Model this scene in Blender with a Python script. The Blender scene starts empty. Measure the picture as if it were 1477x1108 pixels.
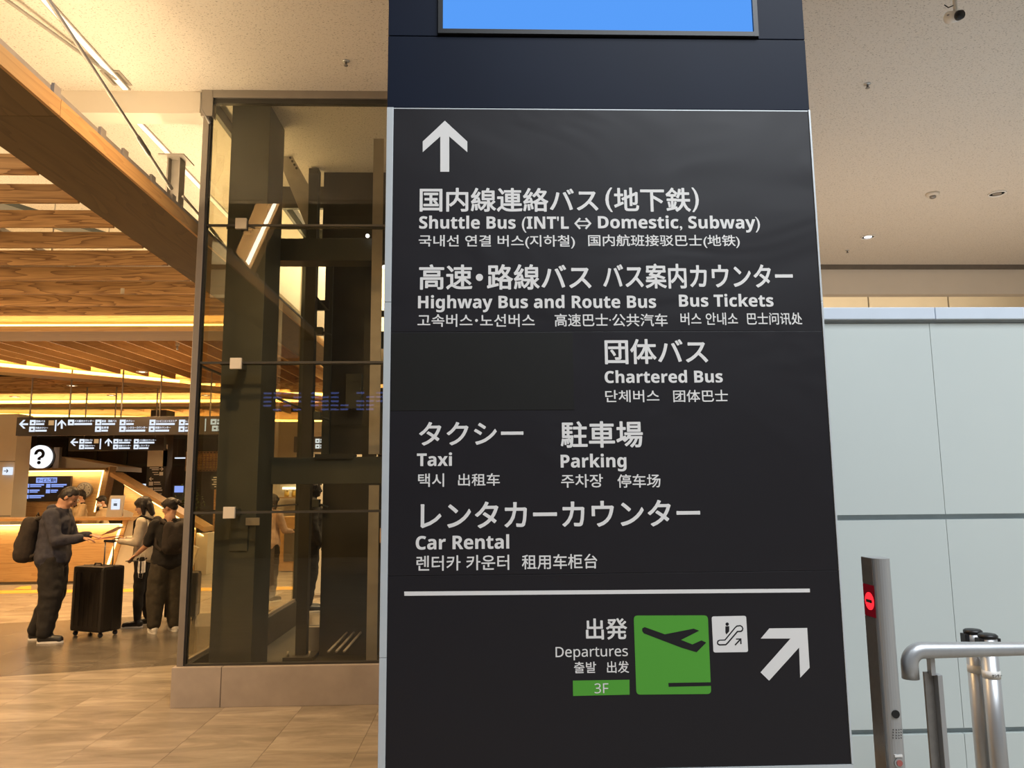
import bpy, bmesh, math, random
from mathutils import Vector, Matrix, noise
random.seed(7)
S = bpy.context.scene
COL = S.collection
rad = math.radians

# ------------------------------------------------------------------ camera
F_PX, CX, CY, EYE = 1100.0, 738.5, 554.0, 1.65
_p, _y, _r = rad(7.85), rad(1.85), rad(.53)
FW = Vector((math.sin(_y)*math.cos(_p), math.cos(_y)*math.cos(_p), math.sin(_p)))
_rt = Vector((math.cos(_y), -math.sin(_y), 0))
_dn = -_rt.cross(FW)
RT = math.cos(_r)*_rt + math.sin(_r)*_dn
DN = -math.sin(_r)*_rt + math.cos(_r)*_dn
cam = bpy.data.cameras.new('camera')
cam.sensor_width = 36
cam.lens = F_PX*36/1477
cam.clip_end = 200
camo = bpy.data.objects.new('camera', cam)
COL.objects.link(camo)
M = Matrix(((RT.x, -DN.x, -FW.x, 0), (RT.y, -DN.y, -FW.y, 0), (RT.z, -DN.z, -FW.z, EYE), (0, 0, 0, 1)))
camo.matrix_world = M
S.camera = camo

def _ray(x, y):
    return FW + (x-CX)/F_PX*RT + (y-CY)/F_PX*DN
def AY(x, y, Y):
    d = _ray(x, y)
    return Vector((0, 0, EYE)) + d*(Y/d.y)
def AZ(x, y, Z):
    d = _ray(x, y)
    return Vector((0, 0, EYE)) + d*((Z-EYE)/d.z)
def AX(x, y, X):
    d = _ray(x, y)
    return Vector((0, 0, EYE)) + d*(X/d.x)

# ------------------------------------------------------------------ light
S.view_settings.view_transform = 'Standard'
S.view_settings.look = 'None'
S.view_settings.gamma = 1
S.view_settings.use_curve_mapping = False
S.view_settings.exposure = 0.25
w = bpy.data.worlds.new('world'); S.world = w; w.use_nodes = True
w.node_tree.nodes['Background'].inputs[0].default_value = (1, .9, .78, 1)
w.node_tree.nodes['Background'].inputs[1].default_value = .05
S.cycles.max_bounces = 8
S.cycles.transparent_max_bounces = 16
S.cycles.sample_clamp_indirect = 6
S.cycles.caustics_reflective = False
S.cycles.caustics_refractive = False

WARM = (1, .62, .28)
def area(name, loc, size, energy, col, rot=(0, 0, 0)):
    l = bpy.data.lights.new(name, 'AREA'); l.shape = 'RECTANGLE'
    l.size, l.size_y = size; l.energy = energy; l.color = col
    o = bpy.data.objects.new(name, l); o.location = loc; o.rotation_euler = rot
    COL.objects.link(o); return o
def spot(name, loc, energy, col, angle=110, blend=.6, rot=(0, 0, 0), size=.05):
    l = bpy.data.lights.new(name, 'SPOT'); l.energy = energy; l.color = col
    l.spot_size = rad(angle); l.spot_blend = blend; l.shadow_soft_size = size
    o = bpy.data.objects.new(name, l); o.location = loc; o.rotation_euler = rot
    COL.objects.link(o); return o
# cool light of the tall hall behind and above the camera
area('hall_light', (3.5, -1.5, 8.7), (6, 5), 900, (.88, .94, 1))
area('hall_light', (5.5, -4.5, 8.7), (5, 2), 300, (.86, .93, 1))
# hidden fill lights added behind the white screen wall to brighten the ceiling
area('ceiling_fill', (6.0, 5.6, 2.3), (8, 1.5), 42, (.72, .88, 1), (math.pi-.25, 0, 0))
area('ceiling_fill', (5.5, 8.6, 2.0), (7, 3), 66, (1, .82, .64), (math.pi-.55, 0, 0))
area('far_wall_fill', (5.0, 11.95, 5.25), (9, .12), 90, (1, .80, .52), (rad(62), 0, 0))  # added fill above the far wall to brighten its panels
# warm downlights over the concourse on the left
for sx, sy in ((-3.9, 4.6), (-6.0, 5.0), (-5.2, 7.4), (-8.2, 7.6), (-3.9, 10.4), (-6.4, 10.9), (-9.0, 11.0), (-11.5, 8.5), (-6.2, 13.4), (-9.2, 13.6), (-4.6, 13.4), (-1.4, 4.6)):
    spot('concourse_downlight', (sx, sy, 3.72 if sx < -3.1 else 5.0), 300, WARM, 130, .8, size=.08)
for sx, sy in ((2.4, 9), (5.5, 9.0), (-1.0, 11.5), (-1.0, 14.5), (-3.2, 17), (-6, 19)):
    spot('ceiling_downlight', (sx, sy, 4.95 if sy < 11.4 else 3.6), 330, (1, .74, .46), 130, .8, size=.08)

area('rear_hall_fill', (-1.9, 14.0, 3.9), (.9, 7), 210, (1, .84, .55), (math.pi, 0, 0))  # fill light added to brighten the ceiling seen through the shaft
# ------------------------------------------------------------------ materials
def mat(name, col, rough=.5, metal=0, spec=.5, noise_amt=0, noise_scale=8, bump=0, bump_scale=40, stretch=(1, 1, 1), coat=0):
    m = bpy.data.materials.new(name); m.use_nodes = True
    nt = m.node_tree; b = nt.nodes['Principled BSDF']
    b.inputs['Base Color'].default_value = (*col, 1)
    b.inputs['Roughness'].default_value = rough
    b.inputs['Metallic'].default_value = metal
    b.inputs['Specular IOR Level'].default_value = spec
    if coat: b.inputs['Coat Weight'].default_value = coat
    tc = nt.nodes.new('ShaderNodeTexCoord'); mp = nt.nodes.new('ShaderNodeMapping')
    mp.inputs['Scale'].default_value = stretch
    nt.links.new(tc.outputs['Object'], mp.inputs[0])
    if noise_amt:
        n = nt.nodes.new('ShaderNodeTexNoise'); n.inputs['Scale'].default_value = noise_scale
        n.inputs['Detail'].default_value = 4
        nt.links.new(mp.outputs[0], n.inputs['Vector'])
        r = nt.nodes.new('ShaderNodeValToRGB')
        r.color_ramp.elements[0].position = .3; r.color_ramp.elements[1].position = .7
        r.color_ramp.elements[0].color = (*[max(0, c*(1-noise_amt)) for c in col], 1)
        r.color_ramp.elements[1].color = (*[min(1, c*(1+noise_amt)) for c in col], 1)
        nt.links.new(n.outputs['Fac'], r.inputs[0]); nt.links.new(r.outputs[0], b.inputs['Base Color'])
    if bump:
        n = nt.nodes.new('ShaderNodeTexNoise'); n.inputs['Scale'].default_value = bump_scale
        n.inputs['Detail'].default_value = 3
        nt.links.new(mp.outputs[0], n.inputs['Vector'])
        bp = nt.nodes.new('ShaderNodeBump'); bp.inputs['Strength'].default_value = bump
        bp.inputs['Distance'].default_value = .02
        nt.links.new(n.outputs['Fac'], bp.inputs['Height']); nt.links.new(bp.outputs[0], b.inputs['Normal'])
    return m

def emit(name, col, strength):
    m = bpy.data.materials.new(name); m.use_nodes = True
    nt = m.node_tree; nt.nodes.remove(nt.nodes['Principled BSDF'])
    e = nt.nodes.new('ShaderNodeEmission'); e.inputs[0].default_value = (*col, 1); e.inputs[1].default_value = strength
    nt.links.new(e.outputs[0], nt.nodes['Material Output'].inputs[0])
    return m

def wood(name, light, dark, axis='X', ring=9., rough=.45, contrast=1.):
    """Wood with grain running along one axis; each piece gets its own cut of the grain."""
    m = bpy.data.materials.new(name); m.use_nodes = True
    nt = m.node_tree; b = nt.nodes['Principled BSDF']; b.inputs['Roughness'].default_value = rough
    N, L = nt.nodes.new, nt.links.new
    tc = N('ShaderNodeTexCoord'); oi = N('ShaderNodeObjectInfo')
    ad = N('ShaderNodeVectorMath'); ad.operation = 'MULTIPLY_ADD'
    cb = N('ShaderNodeCombineXYZ')
    for i in range(3): L(oi.outputs['Random'], cb.inputs[i])
    ad.inputs[1].default_value = (37, 53, 71)
    L(cb.outputs[0], ad.inputs[0]); L(tc.outputs['Object'], ad.inputs[2])
    mp = N('ShaderNodeMapping')
    s = {'X': (.35, 2.2, 5.), 'Y': (2.2, .35, 5.), 'Z': (2.2, 2.2, .3)}[axis]
    mp.inputs['Scale'].default_value = s
    L(ad.outputs[0], mp.inputs[0])
    n = N('ShaderNodeTexNoise'); n.inputs['Scale'].default_value = 1.6; n.inputs['Detail'].default_value = 2.5; n.inputs['Distortion'].default_value = .4
    L(mp.outputs[0], n.inputs['Vector'])
    ml = N('ShaderNodeMath'); ml.operation = 'MULTIPLY'; ml.inputs[1].default_value = ring
    L(n.outputs['Fac'], ml.inputs[0])
    fr = N('ShaderNodeMath'); fr.operation = 'FRACT'; L(ml.outputs[0], fr.inputs[0])
    pp = N('ShaderNodeMath'); pp.operation = 'POWER'; pp.inputs[1].default_value = 2.2; L(fr.outputs[0], pp.inputs[0])
    f = N('ShaderNodeTexNoise'); f.inputs['Scale'].default_value = 14; f.inputs['Detail'].default_value = 3
    L(mp.outputs[0], f.inputs['Vector'])
    mx = N('ShaderNodeMath'); mx.operation = 'MULTIPLY_ADD'; mx.inputs[1].default_value = .65*contrast; 
    L(pp.outputs[0], mx.inputs[0])
    f2 = N('ShaderNodeMath'); f2.operation = 'MULTIPLY'; f2.inputs[1].default_value = .5*contrast; L(f.outputs['Fac'], f2.inputs[0])
    L(f2.outputs[0], mx.inputs[2])
    cr = N('ShaderNodeMixRGB'); cr.inputs[1].default_value = (*light, 1); cr.inputs[2].default_value = (*dark, 1)
    L(mx.outputs[0], cr.inputs[0])
    hv = N('ShaderNodeHueSaturation'); mr = N('ShaderNodeMapRange'); mr.inputs[3].default_value = .78; mr.inputs[4].default_value = 1.18
    L(oi.outputs['Random'], mr.inputs[0]); L(mr.outputs[0], hv.inputs['Value']); L(cr.outputs[0], hv.inputs['Color'])
    L(hv.outputs[0], b.inputs['Base Color'])
    bp = N('ShaderNodeBump'); bp.inputs['Strength'].default_value = .12; bp.inputs['Distance'].default_value = .01
    L(f.outputs['Fac'], bp.inputs['Height']); L(bp.outputs[0], b.inputs['Normal'])
    return m

def stone_floor():
    m = bpy.data.materials.new('stone_tile'); m.use_nodes = True
    nt = m.node_tree; b = nt.nodes['Principled BSDF']
    N, L = nt.nodes.new, nt.links.new
    tc = N('ShaderNodeTexCoord'); oi = N('ShaderNodeObjectInfo'); geo = N('ShaderNodeNewGeometry')
    cb = N('ShaderNodeCombineXYZ')
    for i in range(3): L(oi.outputs['Random'], cb.inputs[i])
    ad = N('ShaderNodeVectorMath'); ad.operation = 'MULTIPLY_ADD'; ad.inputs[1].default_value = (31, 47, 13)
    L(cb.outputs[0], ad.inputs[0]); L(geo.outputs['Position'], ad.inputs[2])
    mp = N('ShaderNodeMapping'); mp.inputs['Scale'].default_value = (.8, 3.6, 1); mp.inputs['Rotation'].default_value = (0, 0, -.35)
    L(ad.outputs[0], mp.inputs[0])
    n = N('ShaderNodeTexNoise'); n.inputs['Scale'].default_value = 1.5; n.inputs['Detail'].default_value = 7; n.inputs['Roughness'].default_value = .62; n.inputs['Distortion'].default_value = .7
    L(mp.outputs[0], n.inputs['Vector'])
    r = N('ShaderNodeValToRGB'); e = r.color_ramp.elements
    e[0].position = .3; e[0].color = (.21, .175, .135, 1); e[1].position = .70; e[1].color = (.44, .38, .30, 1)
    e2 = r.color_ramp.elements.new(.52); e2.color = (.32, .27, .21, 1)
    L(n.outputs['Fac'], r.inputs[0])
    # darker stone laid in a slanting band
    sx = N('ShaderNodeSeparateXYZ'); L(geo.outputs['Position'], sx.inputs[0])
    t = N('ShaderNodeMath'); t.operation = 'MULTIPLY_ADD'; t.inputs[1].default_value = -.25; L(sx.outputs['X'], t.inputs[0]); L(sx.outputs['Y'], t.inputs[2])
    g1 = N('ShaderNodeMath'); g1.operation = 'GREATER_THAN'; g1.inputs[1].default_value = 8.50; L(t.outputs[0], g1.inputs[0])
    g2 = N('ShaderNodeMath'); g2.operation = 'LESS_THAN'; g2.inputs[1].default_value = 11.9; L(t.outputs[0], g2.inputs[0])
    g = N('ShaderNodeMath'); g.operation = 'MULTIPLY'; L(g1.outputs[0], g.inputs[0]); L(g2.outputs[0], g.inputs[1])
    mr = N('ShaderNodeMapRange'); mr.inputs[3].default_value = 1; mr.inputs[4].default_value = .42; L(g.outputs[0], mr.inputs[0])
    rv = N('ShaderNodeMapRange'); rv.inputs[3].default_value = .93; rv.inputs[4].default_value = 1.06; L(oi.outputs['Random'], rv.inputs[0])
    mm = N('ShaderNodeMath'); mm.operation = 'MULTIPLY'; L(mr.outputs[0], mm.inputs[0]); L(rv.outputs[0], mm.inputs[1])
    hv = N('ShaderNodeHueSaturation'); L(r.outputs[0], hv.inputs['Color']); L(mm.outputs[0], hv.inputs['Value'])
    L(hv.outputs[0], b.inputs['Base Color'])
    b.inputs['Roughness'].default_value = .27
    b.inputs['Specular IOR Level'].default_value = .55
    return m

def ceiling_mat():
    m = bpy.data.materials.new('acoustic_ceiling'); m.use_nodes = True
    nt = m.node_tree; b = nt.nodes['Principled BSDF']; N, L = nt.nodes.new, nt.links.new
    tc = N('ShaderNodeTexCoord'); mp = N('ShaderNodeMapping'); mp.inputs['Scale'].default_value = (1, 1.6, 1); L(tc.outputs['Object'], mp.inputs[0])
    n = N('ShaderNodeTexNoise'); n.inputs['Scale'].default_value = 62; n.inputs['Detail'].default_value = 3; n.inputs['Roughness'].default_value = .7
    L(mp.outputs[0], n.inputs['Vector'])
    r = N('ShaderNodeValToRGB'); e = r.color_ramp.elements
    e[0].position = .34; e[0].color = (.28, .25, .21, 1); e[1].position = .42; e[1].color = (.70, .645, .575, 1)
    L(n.outputs['Fac'], r.inputs[0]); L(r.outputs[0], b.inputs['Base Color'])
    b.inputs['Roughness'].default_value = .9
    bp = N('ShaderNodeBump'); bp.inputs['Strength'].default_value = .25; bp.inputs['Distance'].default_value = .01
    L(n.outputs['Fac'], bp.inputs['Height']); L(bp.outputs[0], b.inputs['Normal'])
    return m

def glass_mat(name, tint, refl=1.0, rough=.0, body=0.0):
    m = bpy.data.materials.new(name); m.use_nodes = True
    nt = m.node_tree; nt.nodes.remove(nt.nodes['Principled BSDF']); N, L = nt.nodes.new, nt.links.new
    t = N('ShaderNodeBsdfTransparent'); t.inputs[0].default_value = (*tint, 1)
    g = N('ShaderNodeBsdfGlossy'); g.inputs['Roughness'].default_value = rough; g.inputs[0].default_value = (.95, .95, .92, 1)
    f = N('ShaderNodeFresnel'); f.inputs[0].default_value = 1.5
    mu = N('ShaderNodeMath'); mu.operation = 'MULTIPLY'; mu.inputs[1].default_value = refl; L(f.outputs[0], mu.inputs[0])
    mx = N('ShaderNodeMixShader'); ge = N('ShaderNodeNewGeometry'); iv = N('ShaderNodeMath'); iv.operation = 'SUBTRACT'; iv.inputs[0].default_value = 1; L(ge.outputs['Backfacing'], iv.inputs[1])
    m2 = N('ShaderNodeMath'); m2.operation = 'MULTIPLY'; L(mu.outputs[0], m2.inputs[0]); L(iv.outputs[0], m2.inputs[1])
    L(m2.outputs[0], mx.inputs[0]); L(t.outputs[0], mx.inputs[1]); L(g.outputs[0], mx.inputs[2])
    L(mx.outputs[0], nt.nodes['Material Output'].inputs[0])
    return m

def vinyl_mat():
    """Matt charcoal banner vinyl with broad soft creases."""
    m = mat('banner_vinyl', (.0140, .0125, .0155), .42, spec=.36)
    nt = m.node_tree; b = nt.nodes['Principled BSDF']; N, L = nt.nodes.new, nt.links.new
    tc = N('ShaderNodeTexCoord'); mp = N('ShaderNodeMapping'); mp.inputs['Rotation'].default_value = (0, .7, 0); mp.inputs['Scale'].default_value = (.8, 1, 1.3)
    L(tc.outputs['Object'], mp.inputs[0])
    n = N('ShaderNodeTexNoise'); n.inputs['Scale'].default_value = 2.1; n.inputs['Detail'].default_value = 2; n.inputs['Distortion'].default_value = .8
    L(mp.outputs[0], n.inputs['Vector'])
    bp = N('ShaderNodeBump'); bp.inputs['Strength'].default_value = .32; bp.inputs['Distance'].default_value = .02
    L(n.outputs['Fac'], bp.inputs['Height']); L(bp.outputs[0], b.inputs['Normal'])
    return m

MT = dict(
    ceil=ceiling_mat(), floor=stone_floor(),
    white_panel=mat('white_wall_panel', (.62, .68, .66), .45, noise_amt=.02, noise_scale=1),
    rail_white=mat('pale_blue_rail', (.68, .76, .86), .4, noise_amt=.02),
    joint=mat('panel_joint', (.44, .50, .54), .5, noise_amt=.05),
    cream=mat('cream_wall', (.62, .56, .46), .7, noise_amt=.03, noise_scale=3),
    plaster=mat('painted_plaster', (.66, .60, .52), .75, noise_amt=.02, noise_scale=3),
    groove=mat('dark_joint_and_shade', (.14, .12, .10), .8, noise_amt=.1),  # dark tone for joints and marks, and for shade painted in openings
    dark_wall=mat('dark_brown_wall', (.040, .028, .021), .6, noise_amt=.2, noise_scale=3),
    black_wall=mat('dark_hall_wall', (.03, .03, .032), .6, noise_amt=.2, noise_scale=2),
    board=mat('sign_black', (.017, .013, .013), .45, noise_amt=.1),
    navy=mat('column_navy', (.0048, .0090, .0230), .5, spec=.16, noise_amt=.1, noise_scale=2),
    vinyl=vinyl_mat(),
    patch=mat('overlay_patch', (.0125, .0120, .0108), .45, spec=.35, noise_amt=.05),
    letter=mat('white_lettering', (.80, .78, .76), .5),
    alu=mat('brushed_aluminium', (.52, .54, .55), .38, metal=.75, noise_amt=.05),
    strip=mat('aluminium_edge', (.62, .66, .68), .4, metal=.2, noise_amt=.03),
    steel=mat('satin_steel', (.50, .51, .52), .38, metal=.6, noise_amt=.06, noise_scale=30, stretch=(1, 1, .05)),
    steel_dark=mat('dark_steel_face', (.30, .285, .27), .4, metal=.7, noise_amt=.08, noise_scale=30),
    bronze=mat('anodised_frame', (.33, .30, .27), .38, metal=.6, noise_amt=.05),
    iron=mat('painted_steel_dark', (.040, .037, .030), .55, noise_amt=.15, noise_scale=4),
    iron2=mat('painted_steel_grey', (.062, .065, .056), .5, noise_amt=.12, noise_scale=4),
    galv=mat('grey_painted_steel', (.36, .32, .28), .5, metal=.3, noise_amt=.08, noise_scale=12),
    plinth=mat('plinth_stone', (.40, .345, .30), .4, noise_amt=.08, noise_scale=6),
    green=mat('departure_green', (.085, .36, .035), .5),
    black=mat('black_plastic', (.012, .012, .013), .4, noise_amt=.1),
    rubber=mat('rubber', (.03, .03, .03), .8, noise_amt=.1),
    white=mat('white_plastic', (.78, .76, .72), .45, noise_amt=.02),
    paper=mat('paper', (.75, .72, .66), .8, noise_amt=.04),
    yellow=mat('yellow_paving', (.75, .42, .05), .6, noise_amt=.08, noise_scale=20),
    wood_x=wood('slat_wood', (.64, .38, .155), (.17, .075, .022), 'X', ring=11.),
    wood_y=wood('slat_wood_long', (.46, .27, .115), (.20, .10, .04), 'Y'),
    wood_pale=wood('pale_oak', (.60, .38, .17), (.40, .22, .085), 'X', contrast=.8),
    wood_paley=wood('pale_oak_long', (.56, .33, .13), (.36, .19, .07), 'Y', contrast=.8),
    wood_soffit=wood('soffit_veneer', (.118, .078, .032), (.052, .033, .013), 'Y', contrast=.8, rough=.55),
    wood_dull=wood('soffit_veneer_cross', (.30, .18, .06), (.17, .095, .03), 'X', contrast=.6, rough=.5),
    glass=glass_mat('elevator_glass', (.93, .915, .83), 1.3),
    glass_clear=glass_mat('clear_glass', (.96,.96,.94), 1.0),
    led=emit('warm_led', (1, .70, .16), 5),
    led_soft=emit('warm_led_soft', (1, .70, .26), 3.6),
    led_pale=emit('pale_led', (1, .86, .60), 6),
    streak_glow=emit('streak_glow', (1, .84, .55), 1.7), bright_tube=emit('bright_tube', (1, .88, .66), 22),
    lamp=emit('downlight_lamp', (1, .80, .55), 4),
    lamp_cool=emit('downlight_lamp_cool', (.95, .95, 1), 3),
    screen=emit('blue_screen', (.085, .29, .80), 1.0),
    screen_blue=emit('info_screen_blue', (.30, .42, .95), .8),
    lit_white=emit('lit_sign_white', (.92, .96, 1), 1.15),
    lit_letter=emit('lit_lettering', (.80, .88, 1), .85),
    lit_orange=emit('lit_orange', (.75, .45, .2), .6),
    red=emit('red_led', (1, .02, .03), 1.6),
    red_dim=emit('red_led_window', (.16, .005, .01), .5),
    board_blue=emit('board_blue', (.22, .32, 1), 2.2),
    skin=mat('skin', (.50, .27, .17), .5, noise_amt=.06, noise_scale=30),
    skin_pale=mat('skin_pale', (.66, .40, .28), .5, noise_amt=.05, noise_scale=30),
    hair=mat('black_hair', (.018, .013, .011), .45, noise_amt=.3, noise_scale=60, stretch=(1, 1, .1), bump=.3, bump_scale=80),
    lip=mat('lips', (.42, .12, .10), .5),
    navy_cloth=mat('navy_cloth', (.034, .034, .050), .85, noise_amt=.2, noise_scale=25, bump=.2, bump_scale=30),
    black_cloth=mat('black_cloth', (.011, .009, .008), .85, noise_amt=.2, noise_scale=25, bump=.2, bump_scale=30),
    olive_cloth=mat('olive_cloth', (.040, .032, .020), .85, noise_amt=.2, noise_scale=25, bump=.2, bump_scale=30),
    brown_cloth=mat('dark_brown_cloth', (.022, .015, .011), .85, noise_amt=.2, noise_scale=25, bump=.2, bump_scale=30),
    white_cloth=mat('off_white_cloth', (.62, .54, .42), .85, noise_amt=.08, noise_scale=25, bump=.3, bump_scale=18),
    beige_cloth=mat('beige_uniform', (.60, .46, .28), .8, noise_amt=.06, noise_scale=25),
    pink_cloth=mat('dusty_pink_cloth', (.55, .38, .30), .8, noise_amt=.08, noise_scale=20),
    mask=mat('face_mask', (.75, .74, .74), .7, noise_amt=.03),
    shell=mat('suitcase_shell', (.012, .009, .007), .38, noise_amt=.15, noise_scale=5),
    leaf=mat('foliage', (.10, .14, .04), .6, noise_amt=.4, noise_scale=12),
    chalk=mat('blackboard', (.03, .035, .03), .7, noise_amt=.2),
    yellow_jar=mat('amber_jars', (.6, .42, .1), .4, noise_amt=.2),
)

# ------------------------------------------------------------------ object helpers
def link(o): COL.objects.link(o); return o
def setp(o, label=None, cat=None, group=None, kind=None):
    if label: o['label'] = label
    if cat: o['category'] = cat
    if group: o['group'] = group
    if kind: o['kind'] = kind
    return o
def empty(name, loc=(0, 0, 0), label=None, cat=None, group=None, kind=None, rz=0):
    o = bpy.data.objects.new(name, None); o.location = loc; o.rotation_euler = (0, 0, rz)
    o.empty_display_size = .1
    link(o); return setp(o, label, cat, group, kind)
def mesh_obj(name, bm, m, parent=None, smooth=False):
    bmesh.ops.recalc_face_normals(bm, faces=bm.faces)
    me = bpy.data.meshes.new(name); bm.to_mesh(me); bm.free()
    if smooth:
        for p in me.polygons: p.use_smooth = True
    if m: me.materials.append(m)
    o = bpy.data.objects.new(name, me); link(o)
    if parent: attach(o, parent)
    return o
def attach(o, parent):
    """Parent o, whose mesh is written in world coordinates, under an unscaled parent."""
    o.parent = parent
    mw = Matrix.Identity(4); p = parent
    while p:
        mw = (Matrix.Translation(p.location) @ p.rotation_euler.to_matrix().to_4x4()) @ mw; p = p.parent
    o.matrix_parent_inverse = mw.inverted()
def local(o, parent):
    """Parent o, whose mesh is written in the parent's own coordinates."""
    o.parent = parent; return o
def bmbox(bm, x0, x1, y0, y1, z0, z1, bevel=0):
    b2 = bmesh.new()
    vs = [b2.verts.new(v) for v in ((x0, y0, z0), (x1, y0, z0), (x1, y1, z0), (x0, y1, z0), (x0, y0, z1), (x1, y0, z1), (x1, y1, z1), (x0, y1, z1))]
    for f in ((0, 3, 2, 1), (4, 5, 6, 7), (0, 1, 5, 4), (1, 2, 6, 5), (2, 3, 7, 6), (3, 0, 4, 7)):
        b2.faces.new([vs[i] for i in f])
    if bevel: bmesh.ops.bevel(b2, geom=b2.edges[:], offset=bevel, segments=2, affect='EDGES', profile=.6)
    me = bpy.data.meshes.new('t'); b2.to_mesh(me); b2.free(); bm.from_mesh(me); bpy.data.meshes.remove(me)
def box(name, x0, x1, y0, y1, z0, z1, m, parent=None, bevel=0):
    bm = bmesh.new(); bmbox(bm, min(x0, x1), max(x0, x1), min(y0, y1), max(y0, y1), min(z0, z1), max(z0, z1), bevel)
    return mesh_obj(name, bm, m, parent)
def prism_pts(name, front, back, m, parent=None, smooth=False):
    """Solid between two matching outlines."""
    bm = bmesh.new()
    a = [bm.verts.new(p) for p in front]; b = [bm.verts.new(p) for p in back]
    bm.faces.new(a); bm.faces.new(b[::-1])
    n = len(a)
    for i in range(n): bm.faces.new((a[i], b[i], b[(i+1) % n], a[(i+1) % n]))
    return mesh_obj(name, bm, m, parent, smooth)
def slab(name, pts, Y, t, m, parent=None):
    """Upright outline of (x, z) points at depth Y, t thick towards the back."""
    return prism_pts(name, [(x, Y, z) for x, z in pts], [(x, Y+t, z) for x, z in pts], m, parent)
def tube(name, pts, r, m, parent=None, seg=12, smooth=True):
    bm = bmesh.new(); bmtube(bm, pts, r, seg)
    return mesh_obj(name, bm, m, parent, smooth)
def bmtube(bm, pts, r, seg=12):
    pts = [Vector(p) for p in pts]; rings = []
    ref = None
    for i, p in enumerate(pts):
        if i == 0: t = pts[1]-p
        elif i == len(pts)-1: t = p-pts[i-1]
        else: t = (pts[i+1]-p).normalized()+(p-pts[i-1]).normalized()
        t.normalize()
        if ref is None: ref = Vector((0, 0, 1)) if abs(t.z) < .9 else Vector((1, 0, 0))
        u = t.cross(ref).normalized(); v = t.cross(u); ref = -v if False else ref
        rr = r[i] if isinstance(r, (list, tuple)) else r
        if i not in (0, len(pts)-1):
            c = t.dot((pts[i+1]-p).normalized()); rr_ = rr
        rings.append([bm.verts.new(p+(u*math.cos(a)+v*math.sin(a))*rr) for a in [2*math.pi*k/seg for k in range(seg)]])
    for a, b in zip(rings, rings[1:]):
        for k in range(seg): bm.faces.new((a[k], a[(k+1) % seg], b[(k+1) % seg], b[k]))
    bm.faces.new(rings[0][::-1]); bm.faces.new(rings[-1])
def disc(name, c, r, t, m, parent=None, axis='Y', seg=28, smooth=False):
    c = Vector(c); d = {'X': Vector((t, 0, 0)), 'Y': Vector((0, t, 0)), 'Z': Vector((0, 0, t))}[axis]
    return tube(name, [c, c+d], r, m, parent, seg, smooth)
def lathe(name, c, prof, m, parent=None, seg=20):
    bm = bmesh.new(); c = Vector(c); rings = []
    for r, z in prof:
        rings.append([bm.verts.new(c+Vector((r*math.cos(2*math.pi*k/seg), r*math.sin(2*math.pi*k/seg), z))) for k in range(seg)])
    for a, b in zip(rings, rings[1:]):
        for k in range(seg): bm.faces.new((a[k], a[(k+1) % seg], b[(k+1) % seg], b[k]))
    bm.faces.new(rings[0][::-1]); bm.faces.new(rings[-1])
    return mesh_obj(name, bm, m, parent, True)

_dg = bpy.context.evaluated_depsgraph_get
def text_mesh(body, res=3):
    t = bpy.data.curves.new('t', 'FONT'); t.body = body; t.size = 1; t.resolution_u = res; t.fill_mode = 'FRONT'
    o = bpy.data.objects.new('t', t); link(o); bpy.context.view_layer.update()
    me = bpy.data.meshes.new_from_object(o.evaluated_get(_dg()))
    vs = [v.co.copy() for v in me.vertices]; fs = [tuple(p.vertices) for p in me.polygons]
    bpy.data.objects.remove(o); bpy.data.curves.remove(t); bpy.data.meshes.remove(me)
    return vs, fs
_cap = None
def cap_height():
    global _cap
    if _cap is None:
        vs, _ = text_mesh(humanist('H', True)); _cap = max(v.y for v in vs)
    return _cap
def humanist(s, heavy):
    """Latin letters in the humanist sans of the mathematical alphabets, heavy or plain."""
    out = ''
    for ch in s:
        if 'A' <= ch <= 'Z': out += chr((0x1D5D4 if heavy else 0x1D5A0)+ord(ch)-65)
        elif 'a' <= ch <= 'z': out += chr((0x1D5EE if heavy else 0x1D5BA)+ord(ch)-97)
        elif '0' <= ch <= '9': out += chr((0x1D7EC if heavy else 0x1D7E2)+ord(ch)-48)
        else: out += ch
    return out
def lettering(body, x0, x1, z0, z1, Y, m, parent, bold=0, cap=False, name='lettering', res=3):
    """Flat print on an upright plane: ink fills x0..x1; z0..z1 is the ink height, or baseline to cap height when cap."""
    if cap: body = humanist(body, bold > .02)
    vs, fs = text_mesh(body, res)
    a0, a1 = min(v.x for v in vs), max(v.x for v in vs)
    b0, b1 = (0, cap_height()) if cap else (min(v.y for v in vs), max(v.y for v in vs))
    ro = (bold*.6 if cap else bold)*(z1-z0)
    sx = (x1-x0-2*ro)/(a1-a0); sz = (z1-z0-2*ro)/(b1-b0)
    bm = bmesh.new()
    offs = [(0, 0)] if not bold else [(ro*math.cos(k*math.pi/5), ro*math.sin(k*math.pi/5)) for k in range(10)]
    for j, (dx, dz) in enumerate(offs):
        nv = [bm.verts.new((x0+ro+(v.x-a0)*sx+dx, Y-j*2e-5, z0+ro+(v.y-b0)*sz+dz)) for v in vs]
        for f in fs:
            try: bm.faces.new([nv[i] for i in f])
            except ValueError: pass
    me = bpy.data.meshes.new(name); bm.to_mesh(me); bm.free(); me.materials.append(m)
    o = bpy.data.objects.new(name, me); link(o); attach(o, parent)
    return o

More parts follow.
